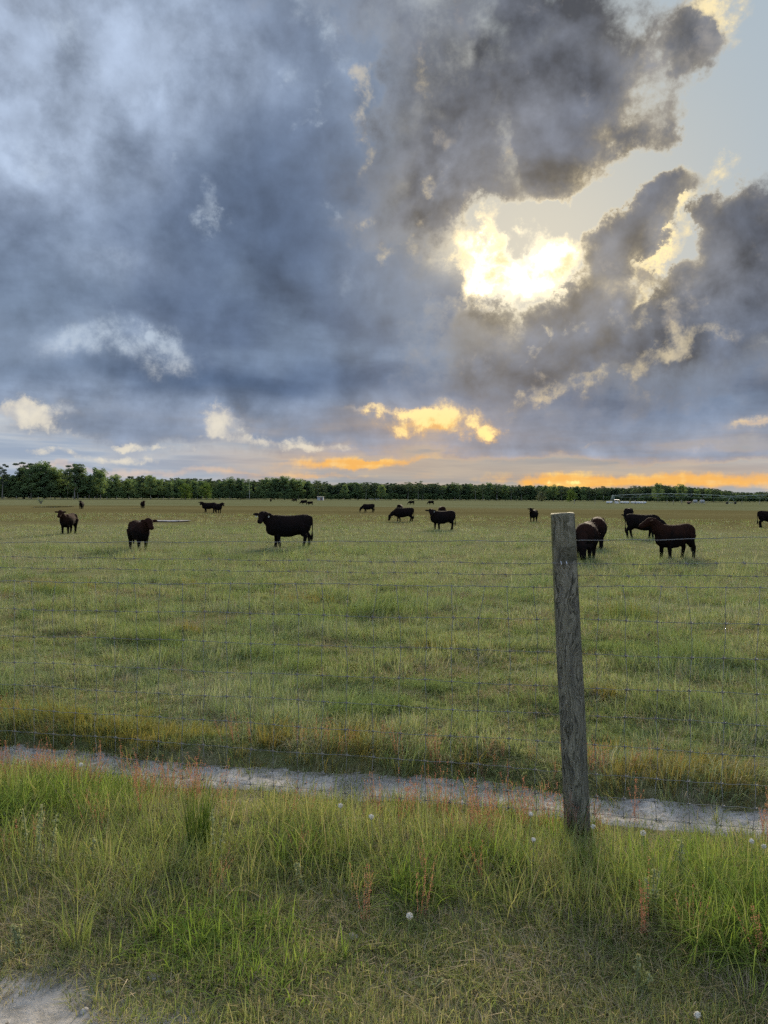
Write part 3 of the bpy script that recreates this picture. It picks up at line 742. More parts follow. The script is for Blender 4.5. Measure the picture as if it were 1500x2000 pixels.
def cow_mesh(name, pose):
    """one continuous body facing +X, hooves on z=0"""
    mb = MB(); V = Vector
    fat = pose.get('fat', 1.0)
    prof = [(-.87, 1.20, .92, .09), (-.83, 1.29, .70, .20), (-.73, 1.335, .60, .285), (-.55, 1.345, .56, .335), (-.32, 1.32, .50, .365), (-.05, 1.30, .415, .415), (.18, 1.295, .40, .42),
            (.40, 1.31, .42, .385), (.58, 1.32, .44, .34), (.76, 1.28, .47, .28), (.90, 1.18, .54, .20), (.97, 1.06, .66, .11)]
    def bend(x): return pose.get('bend', 0) * max(0, x) ** 2
    mb.loft([(V((x, bend(x), (t + b + (t - b) * .0) / 2)), V((0, w * fat, 0)), V((0, 0, (t - b) / 2))) for x, t, b, w in prof], 16)
    # hip points and shoulder fullness
    for s in (-1, 1):
        mb.loft([(V((-.62 + k * .0, s * (.20), 0)) + V((0, 0, zz)), V((rx, 0, 0)), V((0, ry, 0))) for k, zz, rx, ry in ((0, 1.28, .05, .04), (1, 1.16, .18, .11), (2, .98, .22, .13), (3, .80, .17, .11), (4, .66, .10, .08))], 10)
        mb.loft([(V((.50, s * .17 + bend(.5), zz)), V((rx, 0, 0)), V((0, ry, 0))) for zz, rx, ry in ((1.26, .06, .05), (1.10, .15, .11), (.88, .17, .13), (.70, .12, .10), (.60, .08, .07))], 10)
    # legs
    F = pose.get('front', (0, 0)); Hn = pose.get('hind', (0, 0))
    for s, dx in ((-1, F[0]), (1, F[1])):
        y = s * .165 + bend(.5)
        mb.tube([(.47, y, .80), (.47 + dx * .3, y + s * .01, .60), (.49 + dx * .7, y, .385), (.475 + dx * .9, y, .15), (.475 + dx, y, .075), (.50 + dx, y, -.02)], [.145, .118, .082, .060, .064, .076], 10)
    for s, dx in ((-1, Hn[0]), (1, Hn[1])):
        y = s * .175
        mb.tube([(-.60, y, .92), (-.53 + dx * .2, y + s * .02, .70), (-.66 + dx * .55, y, .50), (-.735 + dx * .7, y, .43), (-.70 + dx * .9, y, .16), (-.695 + dx, y, .075), (-.66 + dx, y, -.02)], [.24, .19, .120, .084, .062, .066, .078], 10)
    # udder / sheath
    mb.loft([(V((-.36, 0, zz)), V((rx, 0, 0)), V((0, rx * .8, 0))) for zz, rx in ((.66, .15), (.56, .13), (.50, .06))], 10)
    # neck and head
    poll = V(pose['poll']); muz = V(pose['muzzle'])
    down = poll.z < 1.0
    sh = V((.66, bend(.66), .88 if down else .98))
    mid = sh.lerp(poll, .55) + V((0, 0, pose.get('neck_lift', -.03)))
    nd = (poll - sh).normalized(); up = V((0, 0, 1)); up = (up - nd * up.dot(nd)).normalized(); sd = nd.cross(up)
    if down:
        mb.loft([(sh - nd * .10, sd * .24, up * .30), (sh + nd * .08, sd * .21, up * .29), (mid, sd * .16, up * .23), (poll - nd * .06, sd * .13, up * .17), (poll + nd * .04, sd * .09, up * .11)], 12)
    else:
        mb.loft([(sh - nd * .12, sd * .25, up * .34), (sh + nd * .06, sd * .23, up * .32), (mid, sd * .175, up * .25), (poll - nd * .06, sd * .135, up * .17), (poll + nd * .04, sd * .09, up * .11)], 12)
    hd = (muz - poll).normalized(); fw = pose.get('face', None)
    side = hd.cross(V((0, 0, 1)))
    side = V(fw).normalized() if fw else (side.normalized() if side.length > .2 else V((0, 1, 0)))
    hu = side.cross(hd).normalized()
    L = (muz - poll).length
    for_h = [(-.14, .085, .085, 0), (-.04, .130, .120, 0), (.12, .152, .150, -.01), (.30, .146, .150, -.012), (.52, .118, .125, -.004), (.74, .106, .105, 0), (.90, .116, .100, 0), (1.02, .100, .080, 0), (1.07, .05, .04, 0)]
    mb.loft([(poll + hd * (f * L) + hu * o, side * w, hu * h) for f, w, h, o in for_h], 12)
    ears = []
    for s in (-1, 1):
        e0 = poll + side * (s * .12) + hd * .05 - hu * .01
        ed = (side * s + V((0, 0, .02))).normalized(); eu = hu; ew = ed.cross(eu).normalized()
        mb.loft([(e0 - ed * .03, ew * .045, eu * .035), (e0 + ed * .06, ew * .080, eu * .034), (e0 + ed * .14, ew * .095, eu * .032), (e0 + ed * .22, ew * .068, eu * .03), (e0 + ed * .27, ew * .024, eu * .022)], 8)
        ears.append((e0 + ed * .13, ed, hu))
    # tail
    tl = pose.get('tail', 0.0)
    mb.tube([(-.78, 0, 1.26), (-.87, 0, 1.24), (-.915, tl * .2, 1.12), (-.92, tl * .6, .85), (-.91, tl, .60), (-.905, tl * 1.1, .48), (-.90, tl * 1.15, .36), (-.895, tl * 1.15, .24)], [.042, .038, .030, .026, .026, .050, .052, .022], 8)
    me = mb.mesh(name + '_raw')
    o = bpy.data.objects.new(name + '_raw', me); COL.objects.link(o)
    md = o.modifiers.new('r', 'REMESH'); md.mode = 'VOXEL'; md.voxel_size = pose.get('voxel', .022); md.use_smooth_shade = True
    sm = o.modifiers.new('s', 'SMOOTH'); sm.factor = .5; sm.iterations = 2
    dg = bpy.context.evaluated_depsgraph_get()
    out = bpy.data.meshes.new_from_object(o.evaluated_get(dg)); out.name = name
    bpy.data.objects.remove(o); bpy.data.meshes.remove(me)
    out.polygons.foreach_set('use_smooth', [True] * len(out.polygons))
    return out, ears

POSES = {
    # head carried forward and turned to the animal's left (+Y) or right (-Y)
    'look_left': dict(poll=(1.10, .16, 1.36), muzzle=(1.20, .54, 1.02), face=(-1, .26, 0), tail=.03, front=(.10, -.06), hind=(-.10, .14)),
    'look_right': dict(poll=(1.10, -.14, 1.38), muzzle=(1.22, -.52, 1.05), face=(1, .30, 0), tail=-.03, front=(-.10, .08), hind=(.12, -.06), fat=.85),
    'alert': dict(poll=(1.14, 0, 1.46), muzzle=(1.52, .04, 1.14), face=(0, 1, 0), tail=.02, front=(.04, -.05), hind=(-.05, .08), fat=.92),
    'graze': dict(poll=(1.30, .05, .60), muzzle=(1.42, .10, .12), face=(-.1, 1, 0), neck_lift=.08, tail=.03, front=(.12, -.12), hind=(-.08, .10)),
    'graze_b': dict(poll=(1.26, -.14, .56), muzzle=(1.34, -.26, .10), face=(.2, 1, 0), neck_lift=.08, tail=-.04, front=(-.10, .14), hind=(.10, -.08)),
    'steer_left': dict(poll=(1.14, -.05, 1.46), muzzle=(1.46, -.36, 1.22), face=(.70, .72, 0), tail=.0, front=(.06, -.04), hind=(.10, -.12), fat=.84),
    'front_left': dict(poll=(1.12, .08, 1.38), muzzle=(1.46, .12, 1.02), face=(-.1, 1, 0), tail=.0, front=(.04, -.05), hind=(-.10, .05), fat=.92),
}
COW_MESH = {k: cow_mesh('cow_' + k, p) for k, p in POSES.items()}

def place_cow(px, py, height, heading, pose, label, coat_m=None, tags=(), group='black cattle grazing the pasture', dy=0.0):
    """heading: degrees, 0 = facing right across the picture, 90 = away from the camera, -90 = towards it"""
    p = ground_hit(px, py)
    me, ears = COW_MESH[pose]
    az = math.degrees(math.atan2(p.x, p.y))
    r = empty('cow', (p.x, p.y, float(gz(p.x, p.y))), R(heading - az))
    k = height / 1.32; r.scale = (k, k, k)
    tag(r, label, 'cow', group)
    cm = coat_m or M_BLACK
    if not me.materials: me.materials.append(cm)
    b = bpy.data.objects.new('body', me); link(b, r)
    if cm is not me.materials[0]:
        b.material_slots[0].link = 'OBJECT'; b.material_slots[0].material = cm
    for s in tags:
        e, ed, hu = ears[0 if s < 0 else 1]
        m = MB(); n = Vector((hu.x, hu.y, hu.z)); dn = Vector((0, 0, -1)); sd = n.cross(dn).normalized()
        c = e + dn * .045
        m.loft([(c + dn * z + n * .035, sd * w, n * .006) for z, w in ((-.05, .015), (-.03, .03), (.0, .040), (.035, .040), (.05, .03))], 8)
        m.build('ear_tag', M_EARTAG, r)
    return r
def build_cows():
    P = place_cow
    P(566, 1069, 1.36, 180, 'look_left', 'large black cow standing sideways with white tags in both ears', tags=(-1, 1))
    P(272, 1075, 1.16, -74, 'front_left', 'black cow facing the camera with body angled back left, nearest on the left', M_BROWN)
    P(134, 1043, 1.12, -114, 'alert', 'brownish black cow at the far left looking at the camera, body to the right', M_BROWN)
    P(789, 1019, 1.26, 180, 'graze', 'black cow grazing sideways with its head down to the left', tags=(1,))
    P(781, 1004, 1.22, 80, 'graze', 'dark cow seen from behind above the back of the grazing cow')
    P(866, 1035, 1.28, -152, 'look_left', 'black cow with raised head standing right of the grazing cow', tags=(1,))
    P(863, 1012, 1.22, 100, 'graze_b', 'brownish cow whose back shows behind the cow with raised head', M_BROWN)
    P(720, 1001, 1.22, 186, 'graze_b', 'black cow grazing alone in the middle distance, left of the grazing pair')
    P(1042, 1019, 1.10, -105, 'alert', 'young black cow facing the camera alone, left of the fence post')
    P(1145, 1093, 1.32, -98, 'graze', 'black cow half hidden behind the fence post, seen head-on', M_BROWN)
    P(1166, 1071, 1.34, -92, 'graze_b', 'broad black cow grazing just right of the one behind the post', M_BROWN)
    P(1227, 1015, 1.22, -110, 'graze', 'distant black cow grazing towards the camera, above the cow with a low head')
    P(1254, 1051, 1.30, -8, 'graze', 'black cow standing sideways with its rump left and head hidden behind another')
    P(1318, 1092, 1.26, -132, 'steer_left', 'reddish black young cow at the right with a white tag, head turned left', M_BROWN, tags=(-1,))
    P(1504, 1031, 1.30, 6, 'alert', 'black cow cut off by the right edge of the photo')
    P(159, 994, 1.15, -100, 'alert', 'tiny dark cow on the far left, the nearer to the left border of two')
    P(279, 993, 1.15, -80, 'alert', 'tiny dark brown cow on the far left, right one of two', M_BROWN)
    P(409, 1000.5, 1.30, 180, 'look_left', 'distant black cow facing left, standing in a pair')
    P(425, 1002, 1.22, -60, 'front_left', 'distant black cow in front of its partner, facing right')
    P(594, 985.5, 1.25, 170, 'graze_b', 'very distant black cow grazing, left one of the two in the middle')
    P(606, 986.5, 1.0, 180, 'graze', 'very distant small black cow grazing, right one of the two in the middle')
    P(576, 980, 1.3, 180, 'graze', 'speck of a black cow near the forest, left of the distant grazing two')
    P(529, 980.5, 1.3, 90, 'alert', 'speck of a black cow standing end-on near the forest')
    P(804, 985.5, 1.2, 180, 'graze', 'very distant black cow grazing above the grazing pair, left one')
    P(842, 985.5, 1.25, 180, 'graze_b', 'very distant black cow grazing above the cow with raised head')
build_cows()

# ------------------------------------------------------------------ farm things far off across the pasture
M_GALV = simple_mat('galvanised_pipe', (.21, .25, .22), .8, .15, .1, 1.0, 0.0)
M_TYRE = simple_mat('black_tyre', (.02, .02, .02), .9, .2, .2)
M_WHITE = simple_mat('white_wrap', (.50, .50, .48), .8, .1, .06, 1.0)
M_BLUE = simple_mat('blue_roof', (.16, .24, .42), .6, .3, .1, 1.0)
M_GREYBIN = simple_mat('grey_bin', (.30, .31, .31), .8, .1, .1, 1.0)
M_RUSTY = simple_mat('rusty_steel', (.16, .10, .07), .8, .2, .3, 2.0)
M_FPOST = simple_mat('far_post', (.22, .205, .175), .9, .1, .2, 2.0)
def gpt(px, depth, z=0.0):
    p = far_point(px, depth); p.z = float(gz(p.x, p.y)) + z; return p
def build_pivot():
    D = 410.0
    A = gpt(1197, D); B = gpt(1428, D - 6); C = gpt(1690, D - 12)
    root = empty('irrigation_pivot', A); tag(root, 'long arched irrigation pivot with pipe, trusses and wheeled tower', 'irrigation pivot')
    lc = lambda v: Vector(v) - A
    HT = 4.1
    def span(P, Q, rise):
        pts = []
        for k in range(25):
            f = k / 24; p = P.lerp(Q, f); pts.append(lc((p.x, p.y, p.z + HT + rise * 4 * f * (1 - f))))
        MB().tube(pts, .15, 8).build('pipe', M_GALV, root)
        tm = MB(); low = []
        for k in range(7):
            f = (k + .5) / 7; p = P.lerp(Q, f); zz = p.z + HT + rise * 4 * f * (1 - f)
            dp = 1.55 if 0 < k < 6 else 1.2
            v = lc((p.x, p.y, zz - dp)); low.append(v)
            for df in (-.035, .035):
                q = P.lerp(Q, f + df); top = lc((q.x, q.y, q.z + HT + rise * 4 * (f + df) * (1 - f - df)))
                for sy in (-.7, .7): tm.tube([top, v + Vector((0, sy, 0))], .05, 4)
        for sy in (-.7, .7):
            tm.tube([lc((P.x, P.y, P.z + HT - .3))] + [v + Vector((0, sy, 0)) for v in low] + [lc((Q.x, Q.y, Q.z + HT - .3))], .045, 4)
        tm.build('truss', M_GALV, root)
        dm = MB()
        for k in range(20):
            f = (k + 1) / 21; p = P.lerp(Q, f); zz = p.z + HT + rise * 4 * f * (1 - f)
            dm.tube([lc((p.x, p.y, zz)), lc((p.x, p.y, zz - 2.4))], .018, 4)
        dm.build('drop_hose', M_TYRE, root)
    span(A, B, 1.15); span(B, C, 1.0)
    tm = MB()
    for dx, dy in ((-1.6, -1.6), (1.6, -1.6), (1.6, 1.6), (-1.6, 1.6)): tm.tube([(dx, dy, -.1), (dx * .15, dy * .15, HT + .2)], .10, 6)
    for z in (1.2, 2.5):
        k = 1.6 * (1 - z / HT * .85)
        for a, b in (((-1, -1), (1, -1)), ((1, -1), (1, 1)), ((1, 1), (-1, 1)), ((-1, 1), (-1, -1))): tm.tube([(a[0] * k, a[1] * k, z), (b[0] * k, b[1] * k, z)], .06, 4)
    tm.tube([(0, 0, 0), (0, 0, HT + .5)], .16, 8); tm.build('pivot_tower', M_GALV, root)
    b = lc(B); tw = MB()
    for s in (-1, 1):
        tw.tube([b + Vector((s * 2.2, 0, .55)), b + Vector((s * .25, 0, HT - .1))], .10, 6)
        tw.tube([b + Vector((s * 1.1, -.3, 2.2)), b + Vector((-s * .2, .3, HT - .1))], .05, 4)
    tw.tube([b + Vector((-2.2, 0, .6)), b + Vector((2.2, 0, .6))], .12, 6); tw.tube([b + Vector((0, 0, HT - .2)), b + Vector((0, 0, HT + .5))], .12, 6)
    tw.build('drive_tower', M_GALV, root)
    for s in (-1, 1):
        w = MB(); c = b + Vector((s * 2.2, 0, .62))
        w.loft([(c + Vector((0, y, 0)), Vector((r, 0, 0)), Vector((0, 0, r))) for y, r in ((-.18, .44), (-.16, .60), (-.08, .66), (.08, .66), (.16, .60), (.18, .44))], 16)
        w.build('wheel', M_TYRE, root)
def build_far():
    build_pivot()
    # small shelter and white wrapped bales by the pivot tower
    p = gpt(1204, 398); r = empty('shelter', p); tag(r, 'tiny open shelter with a blue roof beside the pivot tower', 'shelter')
    m = MB()
    for dx in (-1.1, 1.1):
        for dy in (-.8, .8): m.tube([(dx, dy, -.1), (dx, dy, 1.75)], .06, 5)
    m.build('frame', M_FPOST, r); MB().box((0, 0, .55), (1.9, 1.3, 1.1)).build('tank', M_WHITE, r, False)
    MB().loft([((-1.35, 0, 1.9), (0, 1.1, 0), (0, 0, .09)), ((1.35, 0, 1.9), (0, 1.1, 0), (0, 0, .09))], 4).build('roof', M_BLUE, r, False)
    for k, px in enumerate((1187, 1193, 1214, 1220, 1226, 1235, 1241, 1247, 1253, 1259)):
        c = gpt(px, 392 + (k % 3)); b = MB(); q = random.Random(k)
        b.loft([((x, 0, .52), (0, rr, 0), (0, 0, rr)) for x, rr in ((-.74, .30), (-.70, .48), (-.4, .56), (.4, .56), (.70, .48), (.74, .30))], 12)
        o = b.build('wrapped_bale', M_WHITE); o.location = c; o.rotation_euler = (0, 0, q.uniform(-.12, .12))
        tag(o, '%s white wrapped bale from the left in the row by the pivot tower' % ORD[k], 'bale', 'white bales by the pivot tower')
    for px, dep, lab in ((1358, 372, 'pale feed bin on legs under the irrigation span, left one'), (1371.5, 352, 'pale feed bin on legs under the irrigation span, right one')):
        r = empty('feed_bin', gpt(px, dep)); tag(r, lab, 'feed bin', 'feed bins under the irrigation span')
        MB().loft([((0, 0, z), (w, 0, 0), (0, w, 0)) for z, w in ((.55, .25), (1.05, 1.05), (1.85, 1.05), (2.05, .9), (2.12, .3))], 12).build('hopper', M_GREYBIN, r)
        for dx in (-.85, .85):
            for dy in (-.85, .85): MB().tube([(dx, dy, -.1), (dx, dy, 1.3)], .07, 5).build('leg', M_GREYBIN, r)
    r = empty('farm_cart', gpt(1346, 366)); tag(r, 'small rusty cart on wheels beside the pale feed bins', 'cart')
    MB().loft([((x, 0, .95), (0, w, 0), (0, 0, h)) for x, w, h in ((-1.1, .5, .3), (-.9, .6, .42), (.7, .6, .45), (1.0, .45, .3))], 8).build('tank', M_RUSTY, r)
    MB().tube([(1.0, 0, .6), (2.0, 0, .45)], .05, 5).build('drawbar', M_RUSTY, r)
    for s in (-1, 1):
        w = MB(); w.loft([((-.2, s * .7 + y, .42), (rr, 0, 0), (0, 0, rr)) for y, rr in ((-.09, .3), (-.07, .42), (.07, .42), (.09, .3))], 14); w.build('wheel', M_TYRE, r)
    # grey shed and two hay feeders before the forest
    r = empty('shed', gpt(626, 520)); tag(r, 'small grey shed before the forest in the middle distance', 'shed')
    MB().box((0, 0, 1.1), (4.2, 3, 2.2)).build('wall', M_GREYBIN, r, False)
    MB().loft([((-2.4, 0, 2.35), (0, 1.9, 0), (0, 0, .12)), ((2.4, 0, 2.55), (0, 1.9, 0), (0, 0, .12))], 4).build('roof', M_GALV, r, False)
    MB().box((.6, -1.54, .9), (1.1, .06, 1.8)).build('door', M_RUSTY, r, False)
    for px, lab in ((725, 'pale hay rack near the forest, left one of two'), (737, 'pale hay rack near the forest, right one of two')):
        r = empty('hay_rack', gpt(px, 500)); tag(r, lab, 'hay rack', 'hay racks near the forest')
        for dx in (-1.2, 1.2):
            for dy in (-.6, .6): MB().tube([(dx, dy, -.1), (dx, dy, 1.5)], .08, 5).build('leg', M_FPOST, r)
        for z in (.6, .95, 1.3): MB().box((0, -.6, z), (2.6, .08, .14)).build('slat', M_FPOST, r, False)
        MB().box((0, 0, 1.55), (2.9, 1.6, .10)).build('roof', M_GALV, r, False)
    # thin far fence posts along the forest foot
    k = 0
    for px in list(range(8, 470, 22)) + [1120, 1158, 1240, 1300, 1315, 1330, 1445, 1483]:
        top, dep = edge_at(px); dd = dep - 30 if px < 500 else 330
        b = MB(); b.tube([(0, 0, -.2), (.01, .01, .8), (0, .02, 1.6 if px < 500 else 2.0)], [.09, .085, .08], 6)
        o = b.build('fence_post', M_FPOST); o.location = gpt(px + (k * 7 % 5), dd)
        tag(o, ('%s thin pale post from the left border along the left forest foot' % ORD[k]) if px < 500 else ('%s thin pale post from the left in the far right pasture' % ORD[k - 21]), 'post', 'far posts at the left forest' if px < 500 else 'far posts on the right'); k += 1
    # shallow standing water that mirrors the sky
    m, g = new_mat('puddle_water'); pos = g.node('ShaderNodeNewGeometry').outputs['Position']
    b = principled(g, (.10, .10, .09), .03, .5)
    for px0, px1, py, w, lab in ((262, 372, 1018.3, 4.2, 'a'), (76, 136, 990.4, 12.0, 'b')):
        a, c = ground_hit(px0, py), ground_hit(px1, py); n = 40; mb = MB()
        z = max(float(gz(*(a.lerp(c, f)).xy)) for f in np.linspace(0, 1, 30)) + .035
        top = []; bot = []
        for i in range(n + 1):
            f = i / n; p = a.lerp(c, f); hw = w * .5 * (math.sin(math.pi * min(1, f * 1.0)) ** .5) * (.8 + .3 * math.sin(f * 9)) + .05
            top.append((p.x, p.y + hw, z)); bot.append((p.x, p.y - hw, z))
        mb.v = top + bot; mb.f = [(n + 1 + i, n + 2 + i, i + 1, i) for i in range(n)]
        tag(mb.build('puddle', m), kind='structure')
    # small dead bush on the left
    q = gpt(80, 190); rng = np.random.default_rng(2); r = empty('bush', q); tag(r, 'small dry bush sticking up in the far left pasture', 'bush')
    st = MB()
    for k in range(16):
        a = rng.uniform(0, 6.28); l = rng.uniform(.6, 1.5); st.tube([(0, 0, -.1), (math.cos(a) * l * .3, math.sin(a) * l * .3, l * .5), (math.cos(a) * l * .7, math.sin(a) * l * .6, l)], [.05, .035, .015], 4)
    st.build('twigs', M_FPOST, r)
    C = rng.normal(0, .45, (220, 3)) * np.array([1, .8, .6]) + np.array([0, 0, .8])
    link(bpy.data.objects.new('foliage', quads_mesh('foliage', C, rng.normal(size=(220, 3)), rng.uniform(.05, .12, 220), rng.uniform(0, .6, 220), M_LEAF)), r)
build_far()

# ------------------------------------------------------------------ scattering of uncountable growth
def scatter(name, sources, pts, rot, scale, idx, tint):
    """ONE object: points that carry instances of the source meshes"""
    srccol = bpy.data.collections.new(name + '_source')
    for i, me in enumerate(sources):
        srccol.objects.link(bpy.data.objects.new('%s_source_%02d' % (name, i), me))
    me = bpy.data.meshes.new(name); me.from_pydata(np.asarray(pts).tolist(), [], []); me.update()
    for nm, ty, arr, key in (('rot', 'FLOAT_VECTOR', rot, 'vector'), ('scl', 'FLOAT_VECTOR', scale, 'vector'), ('idx', 'INT', idx, 'value'), ('tint', 'FLOAT', tint, 'value')):
        a = me.attributes.new(nm, ty, 'POINT'); a.data.foreach_set(key, np.asarray(arr, np.int32 if ty == 'INT' else np.float32).ravel())
    o = link(bpy.data.objects.new(name, me)); o['kind'] = 'stuff'
    ng = bpy.data.node_groups.new(name, 'GeometryNodeTree')
    ng.interface.new_socket('Geometry', in_out='INPUT', socket_type='NodeSocketGeometry')
    ng.interface.new_socket('Geometry', in_out='OUTPUT', socket_type='NodeSocketGeometry')
    N, L = ng.nodes, ng.links
    gi, go = N.new('NodeGroupInput'), N.new('NodeGroupOutput')
    ip = N.new('GeometryNodeInstanceOnPoints'); ci = N.new('GeometryNodeCollectionInfo')
    ci.inputs['Collection'].default_value = srccol; ci.inputs['Separate Children'].default_value = True; ci.inputs['Reset Children'].default_value = True
    def attr(nm, dt):
        n = N.new('GeometryNodeInputNamedAttribute'); n.data_type = dt; n.inputs['Name'].default_value = nm; return n.outputs['Attribute']
    e2r = N.new('FunctionNodeEulerToRotation')
    L.new(attr('rot', 'FLOAT_VECTOR'), e2r.inputs[0])
    L.new(gi.outputs[0], ip.inputs['Points']); L.new(ci.outputs[0], ip.inputs['Instance'])
    ip.inputs['Pick Instance'].default_value = True
    L.new(attr('idx', 'INT'), ip.inputs['Instance Index']); L.new(e2r.outputs[0], ip.inputs['Rotation']); L.new(attr('scl', 'FLOAT_VECTOR'), ip.inputs['Scale'])
    L.new(ip.outputs[0], go.inputs[0])
    md = o.modifiers.new('scatter', 'NODES'); md.node_group = ng
    return o

def raw_mesh(name, V, quads, attrs, mat, smooth=True):
    """fast mesh from numpy arrays: V (n,3), quads (m,4)"""
    me = bpy.data.meshes.new(name)
    me.vertices.add(len(V)); me.vertices.foreach_set('co', np.ascontiguousarray(V, np.float32).ravel())
    me.loops.add(quads.size); me.loops.foreach_set('vertex_index', np.ascontiguousarray(quads, np.int32).ravel())
    me.polygons.add(len(quads)); me.polygons.foreach_set('loop_start', np.arange(0, quads.size, 4, dtype=np.int32))
    if smooth: me.polygons.foreach_set('use_smooth', np.ones(len(quads), bool))
    me.update(calc_edges=True)
    for k, a in attrs.items():
        at = me.attributes.new(k, 'FLOAT', 'POINT'); at.data.foreach_set('value', np.asarray(a, np.float32))
    me.materials.append(mat); return me

class Blades:
    """grass blades of many tufts gathered into ONE mesh"""
    def __init__(self, seed): self.r = np.random.default_rng(seed); self.parts = []; self.off = 0
    def tufts(self, pos, k, hk, tint, n, rad, h, w, lean, segs=2, tilt0=.1, bt=(.5, .3), rot=None):
        r = self.r; m = len(pos)
        if m == 0: return
        N = m * n
        rep = lambda a: np.repeat(a, n, axis=0)
        ang = r.uniform(0, 2 * np.pi, N); rr = rad * np.sqrt(r.uniform(0, 1, N)) * rep(k)
        base = rep(pos) + np.stack([rr * np.cos(ang), rr * np.sin(ang), np.full(N, -.008)], 1)
        da = ang + r.normal(0, .9, N)
        if rot is not None: da = np.where(r.uniform(0, 1, N) < .5, rep(rot) + r.normal(0, .5, N), da)
        out = np.stack([np.cos(da), np.sin(da), np.zeros(N)], 1)
        H = r.uniform(h[0], h[1], N) * rep(hk); Wd = r.uniform(w[0], w[1], N) * rep(k) ; ln = np.abs(r.normal(lean, lean * .6, N))
        sa = da + r.normal(0, .6, N); side = np.stack([-np.sin(sa), np.cos(sa), np.zeros(N)], 1)
        L = []
        for q in range(segs + 1):
            t = q / segs
            c = base + out * (H * (tilt0 * t + ln * t ** 2.2))[:, None] + np.array([0, 0, 1.0]) * (H * (t - .45 * ln * t ** 2.6))[:, None]
            hw = (Wd * .5 * (1 - t ** 1.8 * .95))[:, None] if segs > 1 else (Wd * (.5 if q == 0 else .12))[:, None]
            L += [c - side * hw, c + side * hw]
        V = np.stack(L, 1); mm = 2 * (segs + 1)
        o = self.off + (np.arange(N) * mm)[:, None]
        F = np.concatenate([o + np.array([[2 * q, 2 * q + 1, 2 * q + 3, 2 * q + 2]]) for q in range(segs)], 0)
        b = np.clip(r.normal(bt[0], bt[1], N), 0, 1)
        self.parts.append((V.reshape(-1, 3), F, np.repeat(b, mm), np.repeat(rep(tint), mm))); self.off += N * mm
    def build(self, name, mat, label, cat):
        V, F, b, t = (np.concatenate([p[i] for p in self.parts]) for i in range(4))
        o = link(bpy.data.objects.new(name, raw_mesh(name, V, F, {'bt': b, 'tint': t}, mat)))
        return tag(o, label, cat, kind='stuff')

M_PAST = leaf_mat('pasture_grass', [(0, (0.105, 0.156, 0.051)), (.30, (0.151, 0.201, 0.073)), (.55, (0.216, 0.247, 0.117)), (.78, (0.308, 0.305, 0.189)), (1, (0.419, 0.393, 0.302))], .28)
M_VERGE = leaf_mat('verge_grass', [(0, (0.112, 0.165, 0.040)), (.35, (0.165, 0.210, 0.059)), (.6, (0.230, 0.242, 0.092)), (.82, (0.295, 0.254, 0.136)), (1, (0.389, 0.319, 0.201))], .35)
M_LUSH = leaf_mat('lush_grass', [(0, (0.098, 0.161, 0.030)), (.5, (0.144, 0.207, 0.041)), (1, (0.213, 0.259, 0.071))], .4)
M_DRY = leaf_mat('dry_grass', [(0, (0.187, 0.149, 0.086)), (.5, (0.264, 0.220, 0.138)), (1, (0.363, 0.314, 0.220))], .2)
M_RUST = leaf_mat('rusty_grass', [(0, (.12, .13, .032)), (.5, (.175, .155, .045)), (1, (.235, .165, .065))], .35)
M_SORREL = leaf_mat('red_sorrel', [(0, (.20, .080, .062)), (.5, (.27, .125, .092)), (1, (.30, .19, .125))], .3, inst='INSTANCER')

def vnoise(x, y, f, seed=0):
    """cheap smooth noise 0..1"""
    a = np.sin(x * f * 1.0 + seed + 1.7 * np.sin(y * f * .7 + seed * 2.1)) + np.sin(y * f * 1.3 + seed * 1.3 + 1.9 * np.sin(x * f * .9 + seed))
    b = np.sin(x * f * 2.3 + seed * .7 + 1.3 * np.sin(y * f * 1.9)) * np.sin(y * f * 2.6 + seed)
    return np.clip(.5 + .2 * a + .2 * b, 0, 1)

